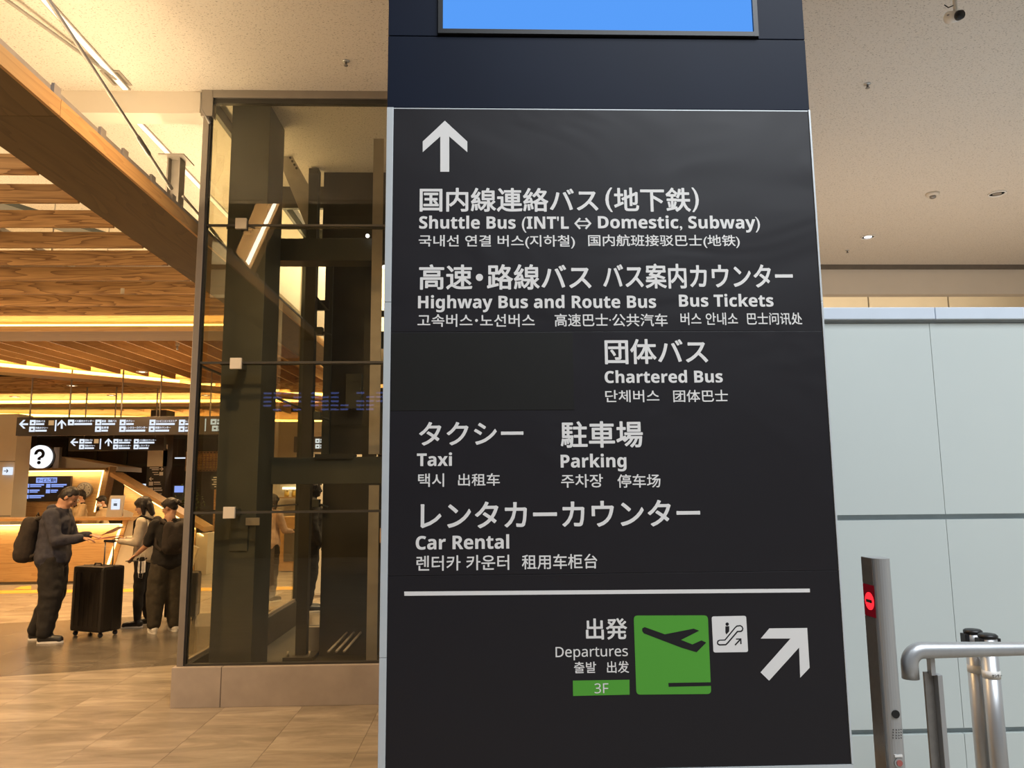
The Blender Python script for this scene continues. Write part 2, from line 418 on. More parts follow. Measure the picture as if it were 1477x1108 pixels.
# ================================================================== STRUCTURE
ZC = 5.1
fl = setp(box('floor', -14, 12, -7, 24, -.25, -.012, MT['galv']), 'floor slab under the stone tiles', kind='structure')
tx, ty = .6, 1.2
tile_meshes = None
n = 0
X = -11.6
row = 0
for ix in range(22):
    X = -2.04-.6*18+.6*ix+.6*2
    off = (ix % 3)*.4
    Y = 4.35+off-1.2
    while Y < 13.1:
        if Y+ty < 13.3 and Y > 3.3 and X < 0 and not (X > -1.9 and Y > 6.9) and -(X+.6) < .72*(Y+ty)+.3:
            if tile_meshes is None:
                bm = bmesh.new(); bmbox(bm, 0, tx-.002, 0, ty-.002, -.012, 0, .0012)
                t0 = mesh_obj('tile', bm, MT['floor']); tile_meshes = t0.data
            else:
                t0 = bpy.data.objects.new('tile', tile_meshes); link(t0)
            t0.location = (X, Y, 0); t0.parent = fl; n += 1
        Y += ty
box('far_paving', -14, 12, 13.2, 24, -.012, -.001, MT['floor'], fl)
box('far_paving', -14, -2.5, 11, 13.2, -.012, -.003, MT['floor'], fl)
box('paving_margin', -.45, 12, -7, 13.2, -.012, -.002, MT['floor'], fl)
box('paving_margin', -14, -.45, -7, 5.0, -.012, -.003, MT['floor'], fl)

ce = setp(box('ceiling', -14, 12, 3.8, 11.45, ZC, ZC+.2, MT['ceil']), 'speckled beige acoustic ceiling', kind='structure')
box('ceiling_edge', -14, 12, 3.72, 3.8, ZC-.02, ZC+1.2, MT['plaster'], ce)
box('ceiling_far_left', -14, -1.2, 11.45, 24, ZC, ZC+.2, MT['ceil'], ce)
box('roof_panel', -14, 12, -7, 3.8, 8.9, 9.05, MT['black_wall'], ce)
box('roof_upstand', -14, 12, 3.72, 3.9, 6.28, 9.0, MT['black_wall'], ce)

# walls that close the hall
setp(box('wall_left', -14.2, -14, -7, 24, 0, 9, MT['cream']), kind='structure')
setp(box('wall_behind', -14, 12, -7.2, -7, 0, 9, MT['black_wall']), kind='structure')
setp(box('wall_side', 12, 12.2, -7, 24, 0, 9, MT['cream']), kind='structure')
wf = setp(box('wall_far', -14, 12, 21, 21.2, 0, 5.3, MT['dark_wall']), kind='structure')
for gx in [-13+.8*i for i in range(12)]: box('mullion', gx, gx+.07, 20.93, 21, 0, 4.2, MT['iron'], wf)
for gz in (1.2, 2.35, 3.1): box('transom', -14, -3, 20.94, 21, gz, gz+.07, MT['iron'], wf)

# bulkhead over the right, and the far panelled wall under it
bh = setp(box('trim_bulkhead', -1.0, 12, 11.52, 11.7, 4.64, ZC+.2, MT['plaster']), kind='structure')
box('groove', -1.0, 12, 11.45, 11.54, ZC-.06, ZC+.1, MT['groove'], bh)
box('soffit', -1.0, 12, 11.7, 14.1, 5.32, 5.4, MT['plaster'], bh)
wp = setp(box('wall_upper', -1.0, 12, 13.9, 14.1, 0, 5.32, MT['groove']), kind='structure')
xj = [AY(x, 436, 13.88).x for x in (1252, 1367)]
sp = xj[1]-xj[0]
edges = [xj[0]-2*sp, xj[0]-sp, xj[0], xj[1], xj[1]+sp, xj[1]+2*sp, xj[1]+3*sp]
for a, b in zip(edges, edges[1:]):
    box('panel', a+.014, min(b, 11.9)-.014, 13.86, 13.9, 0.02, 5.31, MT['cream'], wp, .004)

# white panelled screen wall on the right
PY0 = 4.2
zt, zr = AY(1300, 445, PY0).z, AY(1300, 462, PY0).z
zg = AY(1300, 465.5, PY0).z
zm, zb = AY(1340, 745, PY0).z, AY(1340, 1054.5, PY0).z
wr = setp(box('wall_right', 1.3, 9, PY0+.03, PY0+.12, 0, zt-.02, MT['joint']), kind='structure')
xjr = AY(1344.5, 452, PY0).x
xjp = AY(1355, 640, PY0).x
pw = 1.25
cols = [(xjp-pw, xjp), (xjp, xjp+pw), (xjp+pw, xjp+2*pw), (xjp+2*pw, xjp+3*pw)]
for (a, b) in cols:
    for z0, z1 in ((.02, zb-.018), (zb+.012, zm-.018), (zm+.012, zg-.004)):
        box('panel', a+.0015, b-.0015, PY0, PY0+.03, z0, z1, MT['white_panel'], wr)
for a, b in ((1.2, xjr), (xjr, 9)):
    box('top_rail', a+.002, b-.002, PY0-.03, PY0+.14, zr, zt, MT['rail_white'], wr, .004)
box('rail_shadow_strip', 1.3, 9, PY0+.004, PY0+.03, zg, zr, MT['joint'], wr)  # darker strip painted as the shadow below the rail

# downstand beam left of the lift, with its access joint
zd = AY(200, 163, 6.3).z
ds = setp(box('trim_downstand', -14, -2.44, 6.3, 6.5, zd, ZC, MT['plaster']), kind='structure')
jx = AY(279, 140, 6.3).x
box('cover_plate', jx, AY(290, 140, 6.3).x, 6.288, 6.3, zd, ZC-.015, MT['plaster'], ds, .002)
sl = tube('conduit', [AY(291, 134, 6.28), AY(291, 158, 6.28), AY(303, 178, 6.28)], .012, MT['steel_dark'], ds)

# glowing strips added to stand for the soft streak of light on the ceiling
def glow_streak(label, x, y0, y1):
    e = empty('ceiling_glow_streak', (x, (y0+y1)/2, ZC), label, 'glow strip', 'glowing strips standing for light on the ceiling')
    box('housing', x-.035, x+.035, y0, y1, ZC-.012, ZC-.001, MT['galv'], e)
    box('glow_bar', x-.022, x+.022, y0+.02, y1-.02, ZC-.02, ZC-.012, MT['streak_glow'], e)
glow_streak('glowing strip standing for a light streak on the speckled ceiling in front of the boxed downstand', -3.1, 4.0, 6.27)
glow_streak('glowing strip standing for a light streak on the ceiling beyond the boxed downstand, above the grey stub post', -3.26, 6.55, 11.3)

# ------------------------------------------------------------------ main timber beam
BX0, BX1, BZ = -3.095, -2.5, 3.843
beam = empty('timber_beam', (-2.8, 8, BZ), 'long wood-clad beam with a dark underside, running back beside the glass lift', 'beam')
yb = 1.5
for y0, y1 in ((yb, 4.3), (4.3, 8.1), (8.1, 13.0)):
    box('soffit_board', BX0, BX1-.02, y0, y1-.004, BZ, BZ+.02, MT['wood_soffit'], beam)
    box('side_board', BX1-.02, BX1, y0, y1-.004, BZ, BZ+.105, MT['wood_paley'], beam)
    box('inner_board', BX0, BX0+.02, y0, y1-.004, BZ+.02, BZ+.105, MT['wood_paley'], beam)
box('top_channel', BX1-.075, BX1-.055, yb, 13, BZ+.1, BZ+.185, MT['galv'], beam)
box('core', BX0+.02, BX1-.03, yb, 13, BZ+.02, BZ+.10, MT['iron2'], beam)
for px, py in ((78, 122), (145, 184), (178, 214), (218, 252), (248, 280)):
    yy = AX(px, py, BX1-.05).y
    box('bracket', BX1-.055, BX1-.035, yy-.02, yy+.05, BZ+.1, BZ+.20, MT['galv'], beam, .002)
# concealed uplight on the beam top
led = box('led_strip', BX0+.2, BX0+.26, 2.0, 12.8, BZ+.105, BZ+.125, MT['led_pale'], beam)
area('beam_uplight', (BX0+.23, 4.2, BZ+.2), (.1, 4.5), 40, (1, .73, .41), (math.pi, 0, 0))
area('beam_uplight', (BX0+.23, 9.3, BZ+.2), (.1, 5.5), 55, (1, .73, .41), (math.pi, 0, 0))
area('slat_gap_fill', (-7.0, 7.0, 4.35), (6, 4), 90, (1, .73, .41), (math.pi, 0, 0))  # added fill above the slats, brightens the ceiling in their gaps

area('slat_fill', (-8.5, 2.2, 3.3), (5, 1.2), 220, WARM, (rad(105), 0, 0))  # fill light added in front to brighten the slat faces
# stub post and tension rods
po = AX(258, 262, -2.72)
yy = po.y
post = empty('stub_post', (-2.75, yy, BZ+.1), 'short grey steel stub post with a flat cap plate on the timber beam', 'post')
zc = AX(256, 233, -2.75).z
box('web', -2.79, -2.71, yy-.006, yy+.006, BZ+.1, zc, MT['galv'], post)
for sx in (-2.80, -2.70): box('flange', sx-.006, sx+.006, yy-.06, yy+.06, BZ+.1, zc, MT['galv'], post)
box('cap_plate', -2.86, -2.64, yy-.12, yy+.12, zc, zc+.012, MT['galv'], post)
box('base_cleat', -2.82, -2.60, yy-.08, yy+.08, BZ+.1, BZ+.14, MT['galv'], post)
def rod(label, a, b, tb=None, rr=.013):
    e = empty('tension_rod', a, label, 'rod', 'steel tension rods by the timber beam')
    a, b = Vector(a), Vector(b)
    tube('rod', [a, b], rr, MT['galv'], e, 8)
    if tb is not None:
        c = a.lerp(b, tb); d = (b-a).normalized()
        tube('turnbuckle', [c-d*.13, c-d*.09, c+d*.09, c+d*.13], [.008, .02, .02, .008], MT['steel_dark'], e, 8)
    tube('clevis', [b-(b-a).normalized()*.07, b], .018, MT['galv'], e, 8)
anch = AZ(167, 113, ZC-.01)
rod('thin steel rod running from the upper left to the small recess in the ceiling', AX(-10, -14, -3.3), anch)
rb = AX(247, 272, -2.62)
rod('steel rod with a turnbuckle ending at the foot of the grey stub post', AX(62, -12, -2.62), rb, .72)
rod('short steel rod running from the stub post foot towards the lift', AX(264, 283, -2.66), (-2.66, 9.2, 3.98), .28)
hp = empty('ceiling_recess', anch, 'small rectangular metal-edged recess in the ceiling where the rod ends', 'recess')
box('rim', anch.x-.08, anch.x+.08, anch.y-.11, anch.y+.12, ZC-.008, ZC-.001, MT['galv'], hp)
box('recess_shade', anch.x-.055, anch.x+.055, anch.y-.085, anch.y+.095, ZC-.011, ZC-.007, MT['groove'], hp)  # dark plate stands for the shade inside the recess

# ------------------------------------------------------------------ slatted wood ceiling
sc = empty('wooden_slat_ceiling', (-8, 7, BZ), 'slatted ceiling of upright grained wooden boards beside the timber beam', 'ceiling')
for i, yy in enumerate((4.6, 5.143, 5.676, 6.226, 6.77, 7.31, 7.86, 8.42, 8.97, 9.45)):
    cut = -14+random.uniform(3.5, 8.5)
    for a, b in ((-14, cut), (cut, -3.11)):
        box('plank', a, b-.003, yy-.016, yy+.016, BZ, BZ+.145, MT['wood_x'], sc)
for xx in (-4.4, -6.2, -8.2, -10.2): box('carrier', xx-.02, xx+.02, 4.5, 9.5, BZ+.16, BZ+.2, MT['galv'], sc)
for xx in (-4.4, -6.2, -8.2):
    for yy in (5.4, 6.5, 7.6, 8.7): tube('hanger', [(xx, yy, BZ+.2), (xx, yy, ZC)], .006, MT['galv'], sc, 6)
dk = empty('cable_tray', (-7, 7, 4.6), 'dark cable tray seen in the gaps above the wooden slats', 'tray')
prism_pts('tray', [(-6.2, 5.0, 4.45), (-5.9, 5.0, 4.45), (-4.0, 8.6, 4.45), (-4.3, 8.6, 4.45)], [(-6.2, 5.0, 4.5), (-5.9, 5.0, 4.5), (-4.0, 8.6, 4.5), (-4.3, 8.6, 4.5)], MT['iron2'], dk)

def cove(label, p0, p1, zlip, lip_h, depth, fasc_z0, fasc_z1, fd):
    """Wooden cove beam: lip board, underside, glowing strip in the trough and the lit board behind it."""
    p0, p1 = Vector((*p0, 0)), Vector((*p1, 0)); d = (p1-p0).normalized(); nrm = Vector((-d.y, d.x, 0))
    if nrm.y < 0: nrm = -nrm
    e = empty('cove_beam', (*((p0+p1)/2).to_2d(), zlip), label, 'beam', 'lit wooden cove beams')
    L = (p1-p0).length; ang = math.atan2(d.y, d.x)
    def bx(name, y0, y1, z0, z1, m):
        o = box(name, 0, L, y0, y1, z0, z1, m)
        o.location = (p0.x, p0.y, 0); o.rotation_euler = (0, 0, ang); attach2(o, e)
    bx('lip_board', 0, .02, zlip, zlip+lip_h, MT['wood_pale'])
    bx('soffit_board', .02, depth, zlip, zlip+.02, MT['wood_dull'])
    bx('led_strip', fd-.05, fd-.02, zlip+lip_h+.19*fd-.02, zlip+lip_h+.19*fd+.035, MT['led'])
    bx('lit_board', fd, fd+.02, fasc_z0, fasc_z1, MT['wood_pale'])
    return e
def attach2(o, parent):
    o.parent = parent; pm = Matrix.Translation(parent.location) @ parent.rotation_euler.to_matrix().to_4x4()
    o.matrix_parent_inverse = pm.inverted()

zl = 3.75
c1 = cove('straight glowing cove beam behind the grained wooden slats', (-14, 9.97), (-3.11, 9.97), zl, .07, .66, zl+.02, 4.27, .7)
# fan of long boards whose ends step along a slanting cove
fan = empty('long_board_ceiling', (-7, 12.5, 3.8), 'fan of long wooden boards with stepped glowing ends', 'ceiling')
def diag_y(x): return 12.88+(x+8.164)*(15.411-12.88)/(-5.769+8.164)*.9
for i in range(28):
    x = -12.4+.36*i
    y1 = min(diag_y(x)+.0, 17.5)
    if y1 < 11.2 or x > -3.3: continue
    if x > -3.2: continue
    prism_pts('plank', [(x-.016, 10.72, 3.80), (x+.016, 10.72, 3.80), (x+.30, y1, 3.80), (x+.268, y1, 3.80)], [(x-.016, 10.72, 3.95), (x+.016, 10.72, 3.95), (x+.30, y1, 3.95), (x+.268, y1, 3.95)], MT['wood_paley'], fan)
box('backing_board', -14, -3.11, 10.72, 13.0, 3.955, 3.98, MT['wood_paley'], fan)
box('backing_board', -9.0, -3.11, 13.0, 15.6, 3.955, 3.98, MT['wood_paley'], fan)
c2 = cove('slanting glowing cove beam along the stepped board ends', (-10.2, diag_y(-10.2)), (-2.9, diag_y(-2.9)), 3.68, .08, .45, 3.70, 4.1, .5)
sc2 = empty('wooden_slat_ceiling', (-8, 16, 3.8), 'second band of wooden slats above the long black hanging sign', 'ceiling')
for yy in (15.4, 15.9, 16.4, 16.9):
    box('plank', -14, -9.0, yy-.016, yy+.016, 3.82, 3.97, MT['wood_x'], sc2)
    box('plank', -9.0+.004, -2.6, yy-.016, yy+.016, 3.82, 3.97, MT['wood_x'], sc2)
c3 = cove('far straight glowing cove beam just above the long black hanging sign', (-14, 17.2), (-2.4, 17.2), 3.55, .08, .5, 3.55, 4.1, .5)
fan2 = empty('long_board_ceiling', (-8, 19, 3.7), 'farthest band of wooden boards behind the hanging signs', 'ceiling')
for i in range(26):
    x = -13.5+.42*i
    box('plank', x-.016, x+.016, 17.8, 19.8, 3.62, 3.76, MT['wood_y'], fan2)
box('backing_board', -14, -2.4, 17.8, 20, 3.8, 3.83, MT['wood_paley'], fan2)
c4 = cove('farthest slanting cove beam glowing behind the hanging signs', (-13.5, 16.9), (-2.4, 20.6), 3.33, .07, .3, 3.35, 3.7, .33)
# lamps in the troughs
for (a, b, y, z) in ((-14, -3.1, 10.48, 3.85), (-14, -2.4, 17.55, 3.70)):
    area('cove_glow', ((a+b)/2, y, z), (b-a, .08), 75, (1, .68, .33), (math.pi-.5, 0, 0))

_a2 = math.atan2(diag_y(-2.9)-diag_y(-10.2), 7.3)
area('cove_glow', (-6.55-.32*math.sin(_a2), (diag_y(-10.2)+diag_y(-2.9))/2+.32*math.cos(_a2), 3.80), (8.8, .08), 60, (1, .66, .28), (math.pi-.5, 0, _a2))
_a4 = math.atan2(3.7, 11.1)
area('cove_glow', (-7.95, 18.95, 3.42), (11.5, .08), 45, (1, .68, .33), (math.pi-.4, 0, _a4))
# fill light added in mid-air below the fan of boards
area('board_fill', (-7.5, 12.2, 2.95), (7, 1.5), 40, (1, .72, .42), (math.pi, 0, 0))
# small lights hanging on the slats
def downlight(label, x, y, z, r, lamp, group='round ceiling downlights'):
    e = empty('ceiling_downlight', (x, y, z), label, 'ceiling light', group)
    o = lathe('trim_ring', (x, y, z), [(r, -.001), (r, -.012), (r*.86, -.016), (r*.8, -.004)], MT['white'], e, 24)
    o = lathe('reflector', (x, y, z), [(r*.8, -.004), (r*.55, -.002)], MT['alu'], e, 24)
    disc('lamp', (x, y, z-.004), r*.5, -.004, lamp, e, 'Z', 20)
p = AZ(1438, 279, ZC); downlight('unlit round downlight near the right edge of the ceiling', p.x, p.y, ZC, .10, MT['galv'])
p = AZ(1252, 341.5, ZC); downlight('bright round downlight nearest the sign column', p.x, p.y, ZC, .10, MT['lamp_cool'])
p = AZ(1345, 279, ZC)
e = empty('smoke_detector', (p.x, p.y, ZC), 'round smoke detector on the ceiling between the two downlights', 'smoke detector')
lathe('base', (p.x, p.y, ZC), [(.075, 0), (.075, -.02), (.055, -.035)], MT['plaster'], e)
lathe('sensor', (p.x, p.y, ZC), [(.035, -.035), (.035, -.055), (.02, -.065)], MT['steel_dark'], e)
for px, py, lb in ((1222, 361, 'tiny sprinkler head on the ceiling below the bright downlight'), (1251, 121, 'small sprinkler head on the ceiling by the top right of the sign column'), (499, 88, 'small sprinkler head on the ceiling above the glass lift')):
    p = AZ(px, py, ZC)
    e = empty('sprinkler', (p.x, p.y, ZC), lb, 'sprinkler')
    lathe('rosette', (p.x, p.y, ZC), [(.028, 0), (.028, -.006), (.012, -.01)], MT['alu'], e, 14)
    lathe('head', (p.x, p.y, ZC), [(.009, -.01), (.009, -.035), (.018, -.037), (.018, -.041)], MT['steel_dark'], e, 14)
for px, py, yy, zz in ((205, 536, 12.9, 3.80), (104, 556, 15.1, 3.82), (21, 572, 16.2, 3.82), (161, 570, 16.2, 3.82), (297, 570, 16.2, 3.82)):
    p = AZ(px, py, zz)
    downlight({205: 'round downlight set among the fan of long wooden boards', 104: 'nearest round downlight in the slats behind the slanting cove', 21: 'leftmost round downlight over the long hanging sign', 161: 'middle round downlight over the long hanging sign', 297: 'round downlight over the long hanging sign, seen by the lift corner'}[px], p.x, p.y, zz, .10, MT['lamp'], 'round downlights in the wooden ceiling')
e = None
for i, (px, py) in enumerate(((73, 447), (155, 447), (229, 447), (242, 447), (281, 447))):
    p = AY(px, py, 10.60)
    e = empty('track_spotlight', (p.x, 10.6, p.z), ('leftmost', 'second from the left', 'third from the left', 'fourth from the left', 'rightmost')[i]+' tiny brass spotlight on the board over the straight cove beam', 'spotlight', 'track spotlights over the straight cove beam')
    tube('stem', [(p.x, 10.66, p.z+.05), (p.x, 10.6, p.z+.03)], .012, MT['galv'], e, 8)
    tube('head', [(p.x-.03, 10.6, p.z+.03), (p.x+.03, 10.58, p.z-.02)], .03, MT['yellow_jar'], e, 10)
for px, py in ((178, 414), (256, 497)):
    p = AY(px, py, 8.42 if py < 450 else 11.4)
    e = empty('hanging_sensor', p, 'small pale cylinder hanging under the %s' % ('grained wooden slats' if py < 450 else 'fan of long boards'), 'sensor')
    tube('body', [Vector((p.x, p.y, 3.845 if py < 450 else 3.96)), p-Vector((0, 0, .02))], .028, MT['cream'], e, 12)
    tube('nozzle', [p-Vector((0, 0, .02)), p-Vector((0, 0, .08))], .014, MT['alu'], e, 10)

# security camera hanging at the upper right
p = AZ(1376, 8, ZC)
yy = 4.75
c = AY(1378, 26, yy)
cc = empty('security_camera', (c.x, yy, ZC), 'small security camera hanging from the ceiling at the upper right', 'camera')
tube('stem', [(c.x+.01, yy, ZC), (c.x+.005, yy, c.z+.06)], .014, MT['white'], cc, 10)
lathe('mount', (c.x+.01, yy, ZC), [(.05, 0), (.05, -.012), (.016, -.02)], MT['white'], cc)
tube('cable', [AY(1362, 7, yy), AY(1368, 11, yy), AY(1375, 8, yy), AY(1378, 0, yy)], .004, MT['black'], cc, 6)
tube('bracket', [AY(1366, 22, yy), AY(1376, 20, yy)], .005, MT['steel_dark'], cc, 6)
tube('housing', [c+Vector((-.012, .05, .035)), c+Vector((.0, -.035, -.005))], [.042, .036], MT['white'], cc, 20)
tube('lens', [c+Vector((.0, -.034, -.004)), c+Vector((.003, -.06, -.014))], [.034, .030], MT['black'], cc, 20)

# ================================================================== SIGN COLUMN
SY = 3.0
sign = empty('sign_column', (.48, SY, 0), 'tall black wayfinding column with white directions in four languages and a screen above', 'sign')
def SP(x, y): v = AY(x, y, SY); return v.x, v.z
XL, XR = -.412, 1.368
ZB = AY(900, 1104, SY).z-.01
Zh = AY(860, 157.5, SY).z
zs = AY(860, 54.5, SY).z
sx0, sx1 = AY(632, 45, SY).x, AY(1093, 50, SY).x
zs0 = AY(862, 52, SY).z; zs1 = zs0+.76
box('core', XL+.02, XR-.02, SY+.03, SY+.42, ZB+.02, 4.6, MT['navy'], sign)
box('lower_cladding', XL, XR, SY, SY+.42, Zh+.002, zs-.002, MT['navy'], sign, .002)
box('side_cladding', XL, sx0-.002, SY, SY+.42, zs+.002, 4.6, MT['navy'], sign, .002)
box('side_cladding', sx1+.002, XR, SY, SY+.42, zs+.002, 4.6, MT['navy'], sign, .002)
box('top_cladding', sx0, sx1, SY, SY+.42, zs1+.002, 4.6, MT['navy'], sign, .002)
scr = empty('screen', ((sx0+sx1)/2, SY, zs0)); scr.parent = sign; scr.matrix_parent_inverse = Matrix.Translation(sign.location).inverted()
def attach_s(o): 
    o.parent = scr; o.matrix_parent_inverse = Matrix.Translation(scr.location).inverted()
fw_ = .02
for a in (box('bezel', sx0, sx0+fw_, SY-.012, SY+.03, zs0, zs1, MT['black']), box('bezel', sx1-fw_, sx1, SY-.012, SY+.03, zs0, zs1, MT['black']),
          box('bezel', sx0+fw_, sx1-fw_, SY-.012, SY+.03, zs0, zs0+fw_, MT['black']), box('bezel', sx0+fw_, sx1-fw_, SY-.012, SY+.03, zs1-fw_, zs1, MT['black'])):
    attach_s(a)
attach_s(box('display', sx0+fw_, sx1-fw_, SY+.002, SY+.03, zs0+fw_, zs1-fw_, MT['screen']))
# banner panels, seams left open between them
z480, z826, z592 = AY(878, 478.5, SY).z, AY(880, 827, SY).z, AY(700, 592, SY).z
bx0, bx1 = AY(566, 300, SY).x+.001, AY(1174, 300, SY).x
BY = SY-.004
def vin(z0, z1):
    bm = bmesh.new(); bmbox(bm, bx0, bx1, BY, SY+.025, z0, z1, .0012)
    return mesh_obj('banner_panel', bm, MT['vinyl'], sign)
vin(z480+.0006, Zh-.006); vin(z826+.0006, z480-.0006); vin(ZB, z826-.0006)
x826 = AY(827, 540, SY).x
box('overlay_patch', bx0+.003, x826, BY-.0012, BY, z592, z480-.004, MT['patch'], sign, .0004)
box('banner_edge', bx0, bx1, BY+.001, SY+.02, Zh-.0055, Zh-.0015, MT['strip'], sign)
for a, b in ((XL, bx0-.0005), (bx1+.0005, XR)):
    for z0, z1 in ((ZB, z826-.3), (z826-.298, z480+.12), (z480+.122, Zh-.001)):
        box('edge_strip', a, b, SY-.008, SY+.03, z0, z1, MT['strip'], sign, .0015)
box('base_strip', XL, XR, SY-.006, SY+.42, ZB-.03, ZB-.002, MT['strip'], sign)
box('foot_box', XL+.15, XR-.15, SY+.06, SY+.38, 0, ZB-.03, MT['navy'], sign, .003)

LY = BY-.0009
def T(body, x0, x1, y0, y1, bold=0, cap=False, m=None, Y=LY):
    """y0 top and y1 bottom of the ink on the photographed sign plane."""
    a, b = AY(x0, (y0+y1)/2, Y), AY(x1, (y0+y1)/2, Y)
    xm = (x0+x1)/2
    zt_, zb_ = AY(xm, y0, Y).z, AY(xm, y1, Y).z
    o = lettering(body, a.x, b.x, zb_, zt_, Y, m or MT['letter'], sign, bold, cap)
    dz = b.z-a.z
    return o
def G(name, pts, m=None, Y=LY, t=.0006, parent=None):
    q = [AY(x, y, Y) for x, y in pts]
    return prism_pts(name, [(p.x, Y, p.z) for p in q], [(p.x, Y+t, p.z) for p in q], m or MT['letter'], parent or sign)
BK = .020   # heavy kanji
BL = .0205   # bold latin
SM = .012
T('国内線連絡バス', 605.3, 863, 271, 305.7, BK); T('(', 873, 883.5, 270.5, 306, .012); T('地下鉄', 885.5, 996, 270.5, 305.5, BK); T(')', 998, 1008, 270.5, 306, .012)
T("Shuttle Bus (INT'L", 604.6, 820.3, 312.3, 330, BL, True)
T('Domestic, Subway)', 862.4, 1096, 312, 329.6, BL, True)
T('국내선 연결 버스(지하철)', 603.9, 829.3, 339, 358.6, SM); T('国内航班接驳巴士(地铁)', 848.3, 1067, 338.5, 357.8, SM)
T('高速', 604.4, 681.3, 381.5, 418, BK); T('路線バス', 702.3, 853, 381.2, 418, BK)
T('バス案内カウンター', 869.7, 1143.6, 380.3, 416.4, BK)
T('Highway Bus and Route Bus', 602.9, 946.3, 426.7, 444.5, BL, True)
T('Bus Tickets', 979.2, 1115.5, 425, 442.4, BL, True)
T('고속버스', 602.2, 681.5, 453, 471.6, SM); T('노선버스', 692.5, 771.2, 453, 471.6, SM); T('高速巴士', 800, 877, 452.5, 471, SM); T('公共汽车', 883, 962.9, 452.5, 471, SM)
T('버스 안내소', 981.5, 1064.2, 451, 469, SM); T('巴士问讯处', 1077.5, 1157, 451, 468.5, SM)
T('団体バス', 872.2, 1021, 489, 525.3, BK); T('Chartered Bus', 872, 1042.3, 535, 552.2, BL, True)
T('단체버스', 873, 951, 562.6, 580.3, SM); T('团体巴士', 971, 1050, 562.5, 580, SM)
T('タクシー', 604.5, 755, 608.3, 642.4, BK); T('駐車場', 808.6, 927.2, 607.6, 646, BK)
T('Taxi', 601.3, 652, 654, 672.3, BL, True); T('Parking', 808.6, 903.5, 655.7, 674.3, BL, True)
T('택시', 603, 640.6, 683, 702.5, SM); T('出租车', 660.7, 720.9, 683, 701, SM)
T('주차장', 809.3, 869.7, 684, 703.5, SM); T('停车场', 890.5, 952.6, 684, 703.5, SM)
T('レンタカーカウンター', 606.5, 1010, 722.5, 761, BK); T('Car Rental', 599.6, 734.5, 772.7, 792.2, BL, True)
T('렌터카 카운터', 600.6, 734.5, 801, 823, SM); T('租用车柜台', 752.7, 861.6, 799.4, 821, SM)
T('出発', 845, 904.6, 892, 922.9, .018); T('Departures', 801.3, 905.6, 932.6, 947.3, 0.015, True)
T('출발', 828, 860, 954.7, 971, SM); T('出发', 875.4, 907.2, 953.7, 971, SM)
def dotp(cx, cy, r): return [(cx+r*math.cos(a*math.pi/10), cy+r*math.sin(a*math.pi/10)) for a in range(20)]
G('middle_dot', dotp(691.5, 400.2, 5.2)); G('middle_dot', dotp(687.3, 462.3, 2.1)); G('middle_dot', dotp(880, 461.7, 1.2))
def c3(pts): return [(540+x/4.103, 140+y/4.103) for x, y in pts]
G('up_arrow', c3([(417, 140), (550, 263), (550, 326), (443, 233), (443, 442), (390, 442), (390, 233), (286, 326), (286, 263)]))
# double arrow outline, two mirrored halves joined by bars
def c3b(pts): return [(540+x/4.103, 140+y/4.103) for x, y in pts]
G('double_arrow', c3b([(1183, 748), (1213, 714), (1222, 720), (1212, 732), (1256, 732), (1246, 720), (1255, 714), (1285, 748), (1255, 783), (1246, 777), (1256, 764), (1212, 764), (1222, 777), (1213, 783)]))
G('double_arrow_core', c3b([(1198, 748), (1208, 739), (1260, 739), (1270, 748), (1260, 757), (1208, 757)]), MT['vinyl'], LY-.0004)
G('dividing_line', [(583, 853.5), (1168, 849.2), (1168.3, 854.6), (583.2, 859.6)])
# lower pictograms
def c8(pts): return [(760+x/3.077, 840+y/3.077) for x, y in pts]
def rounded(x0, y0, x1, y1, x2, y2, x3, y3, r):
    """Rounded quad through four corners (clockwise from top left)."""
    P = [Vector((x0, y0)), Vector((x1, y1)), Vector((x2, y2)), Vector((x3, y3))]; out = []
    for i in range(4):
        a, b, c_ = P[i-1], P[i], P[(i+1) % 4]
        u, v = (a-b).normalized(), (c_-b).normalized()
        for k in range(6):
            t = k/5; q0, q1 = b+u*r, b+v*r
            q = (1-t)**2*q0+2*t*(1-t)*b+t*t*q1; out.append((q.x, q.y))
    return out
G('green_panel', c8(rounded(474, 148, 803, 147, 818, 496, 486, 499, 18)), MT['green'])
G('aeroplane_symbol', c8([(512, 205), (523, 199), (612, 231), (740, 206), (765, 215), (684, 256), (735, 276), (775, 258), (796, 268), (753, 311), (684, 290), (519, 227), (512, 217)]), MT['vinyl'], LY-.0004)
G('runway_bar', c8([(628, 447), (816.5, 444), (817.5, 460), (629, 464)]), MT['vinyl'], LY-.0004)
G('white_panel', c8(rounded(820, 152, 973, 149, 982, 310, 828, 312, 10)))
V = MT['vinyl']; L2 = LY-.0004
G('person_head', c8(dotp(889, 186, 7.5)), V, L2)
G('person_body', c8([(881, 196), (898, 195), (898, 218), (885, 232), (881, 222)]), V, L2)
esc = c8([(843, 268), (846, 259), (855, 255), (878, 254), (922, 200), (931, 192), (948, 190), (957, 196), (961, 205), (959, 215), (952, 221), (936, 222), (893, 272), (884, 280), (853, 281), (845, 276)])
G('escalator_symbol', esc, V, L2)
cxs, cys = sum(p[0] for p in esc)/len(esc), sum(p[1] for p in esc)/len(esc)
G('escalator_inset', c8([(849, 268), (851, 263), (857, 260), (881, 259), (926, 204), (933, 198), (947, 196), (953, 200), (955, 205), (954, 211), (949, 215), (933, 216), (888, 268), (881, 274), (855, 275), (850, 272)]), MT['letter'], L2-.0004)
G('small_arrow', c8([(928, 250), (952, 249), (953, 274), (947, 275), (947, 259), (926, 281), (922, 277), (942, 255), (928, 255)]), V, L2)
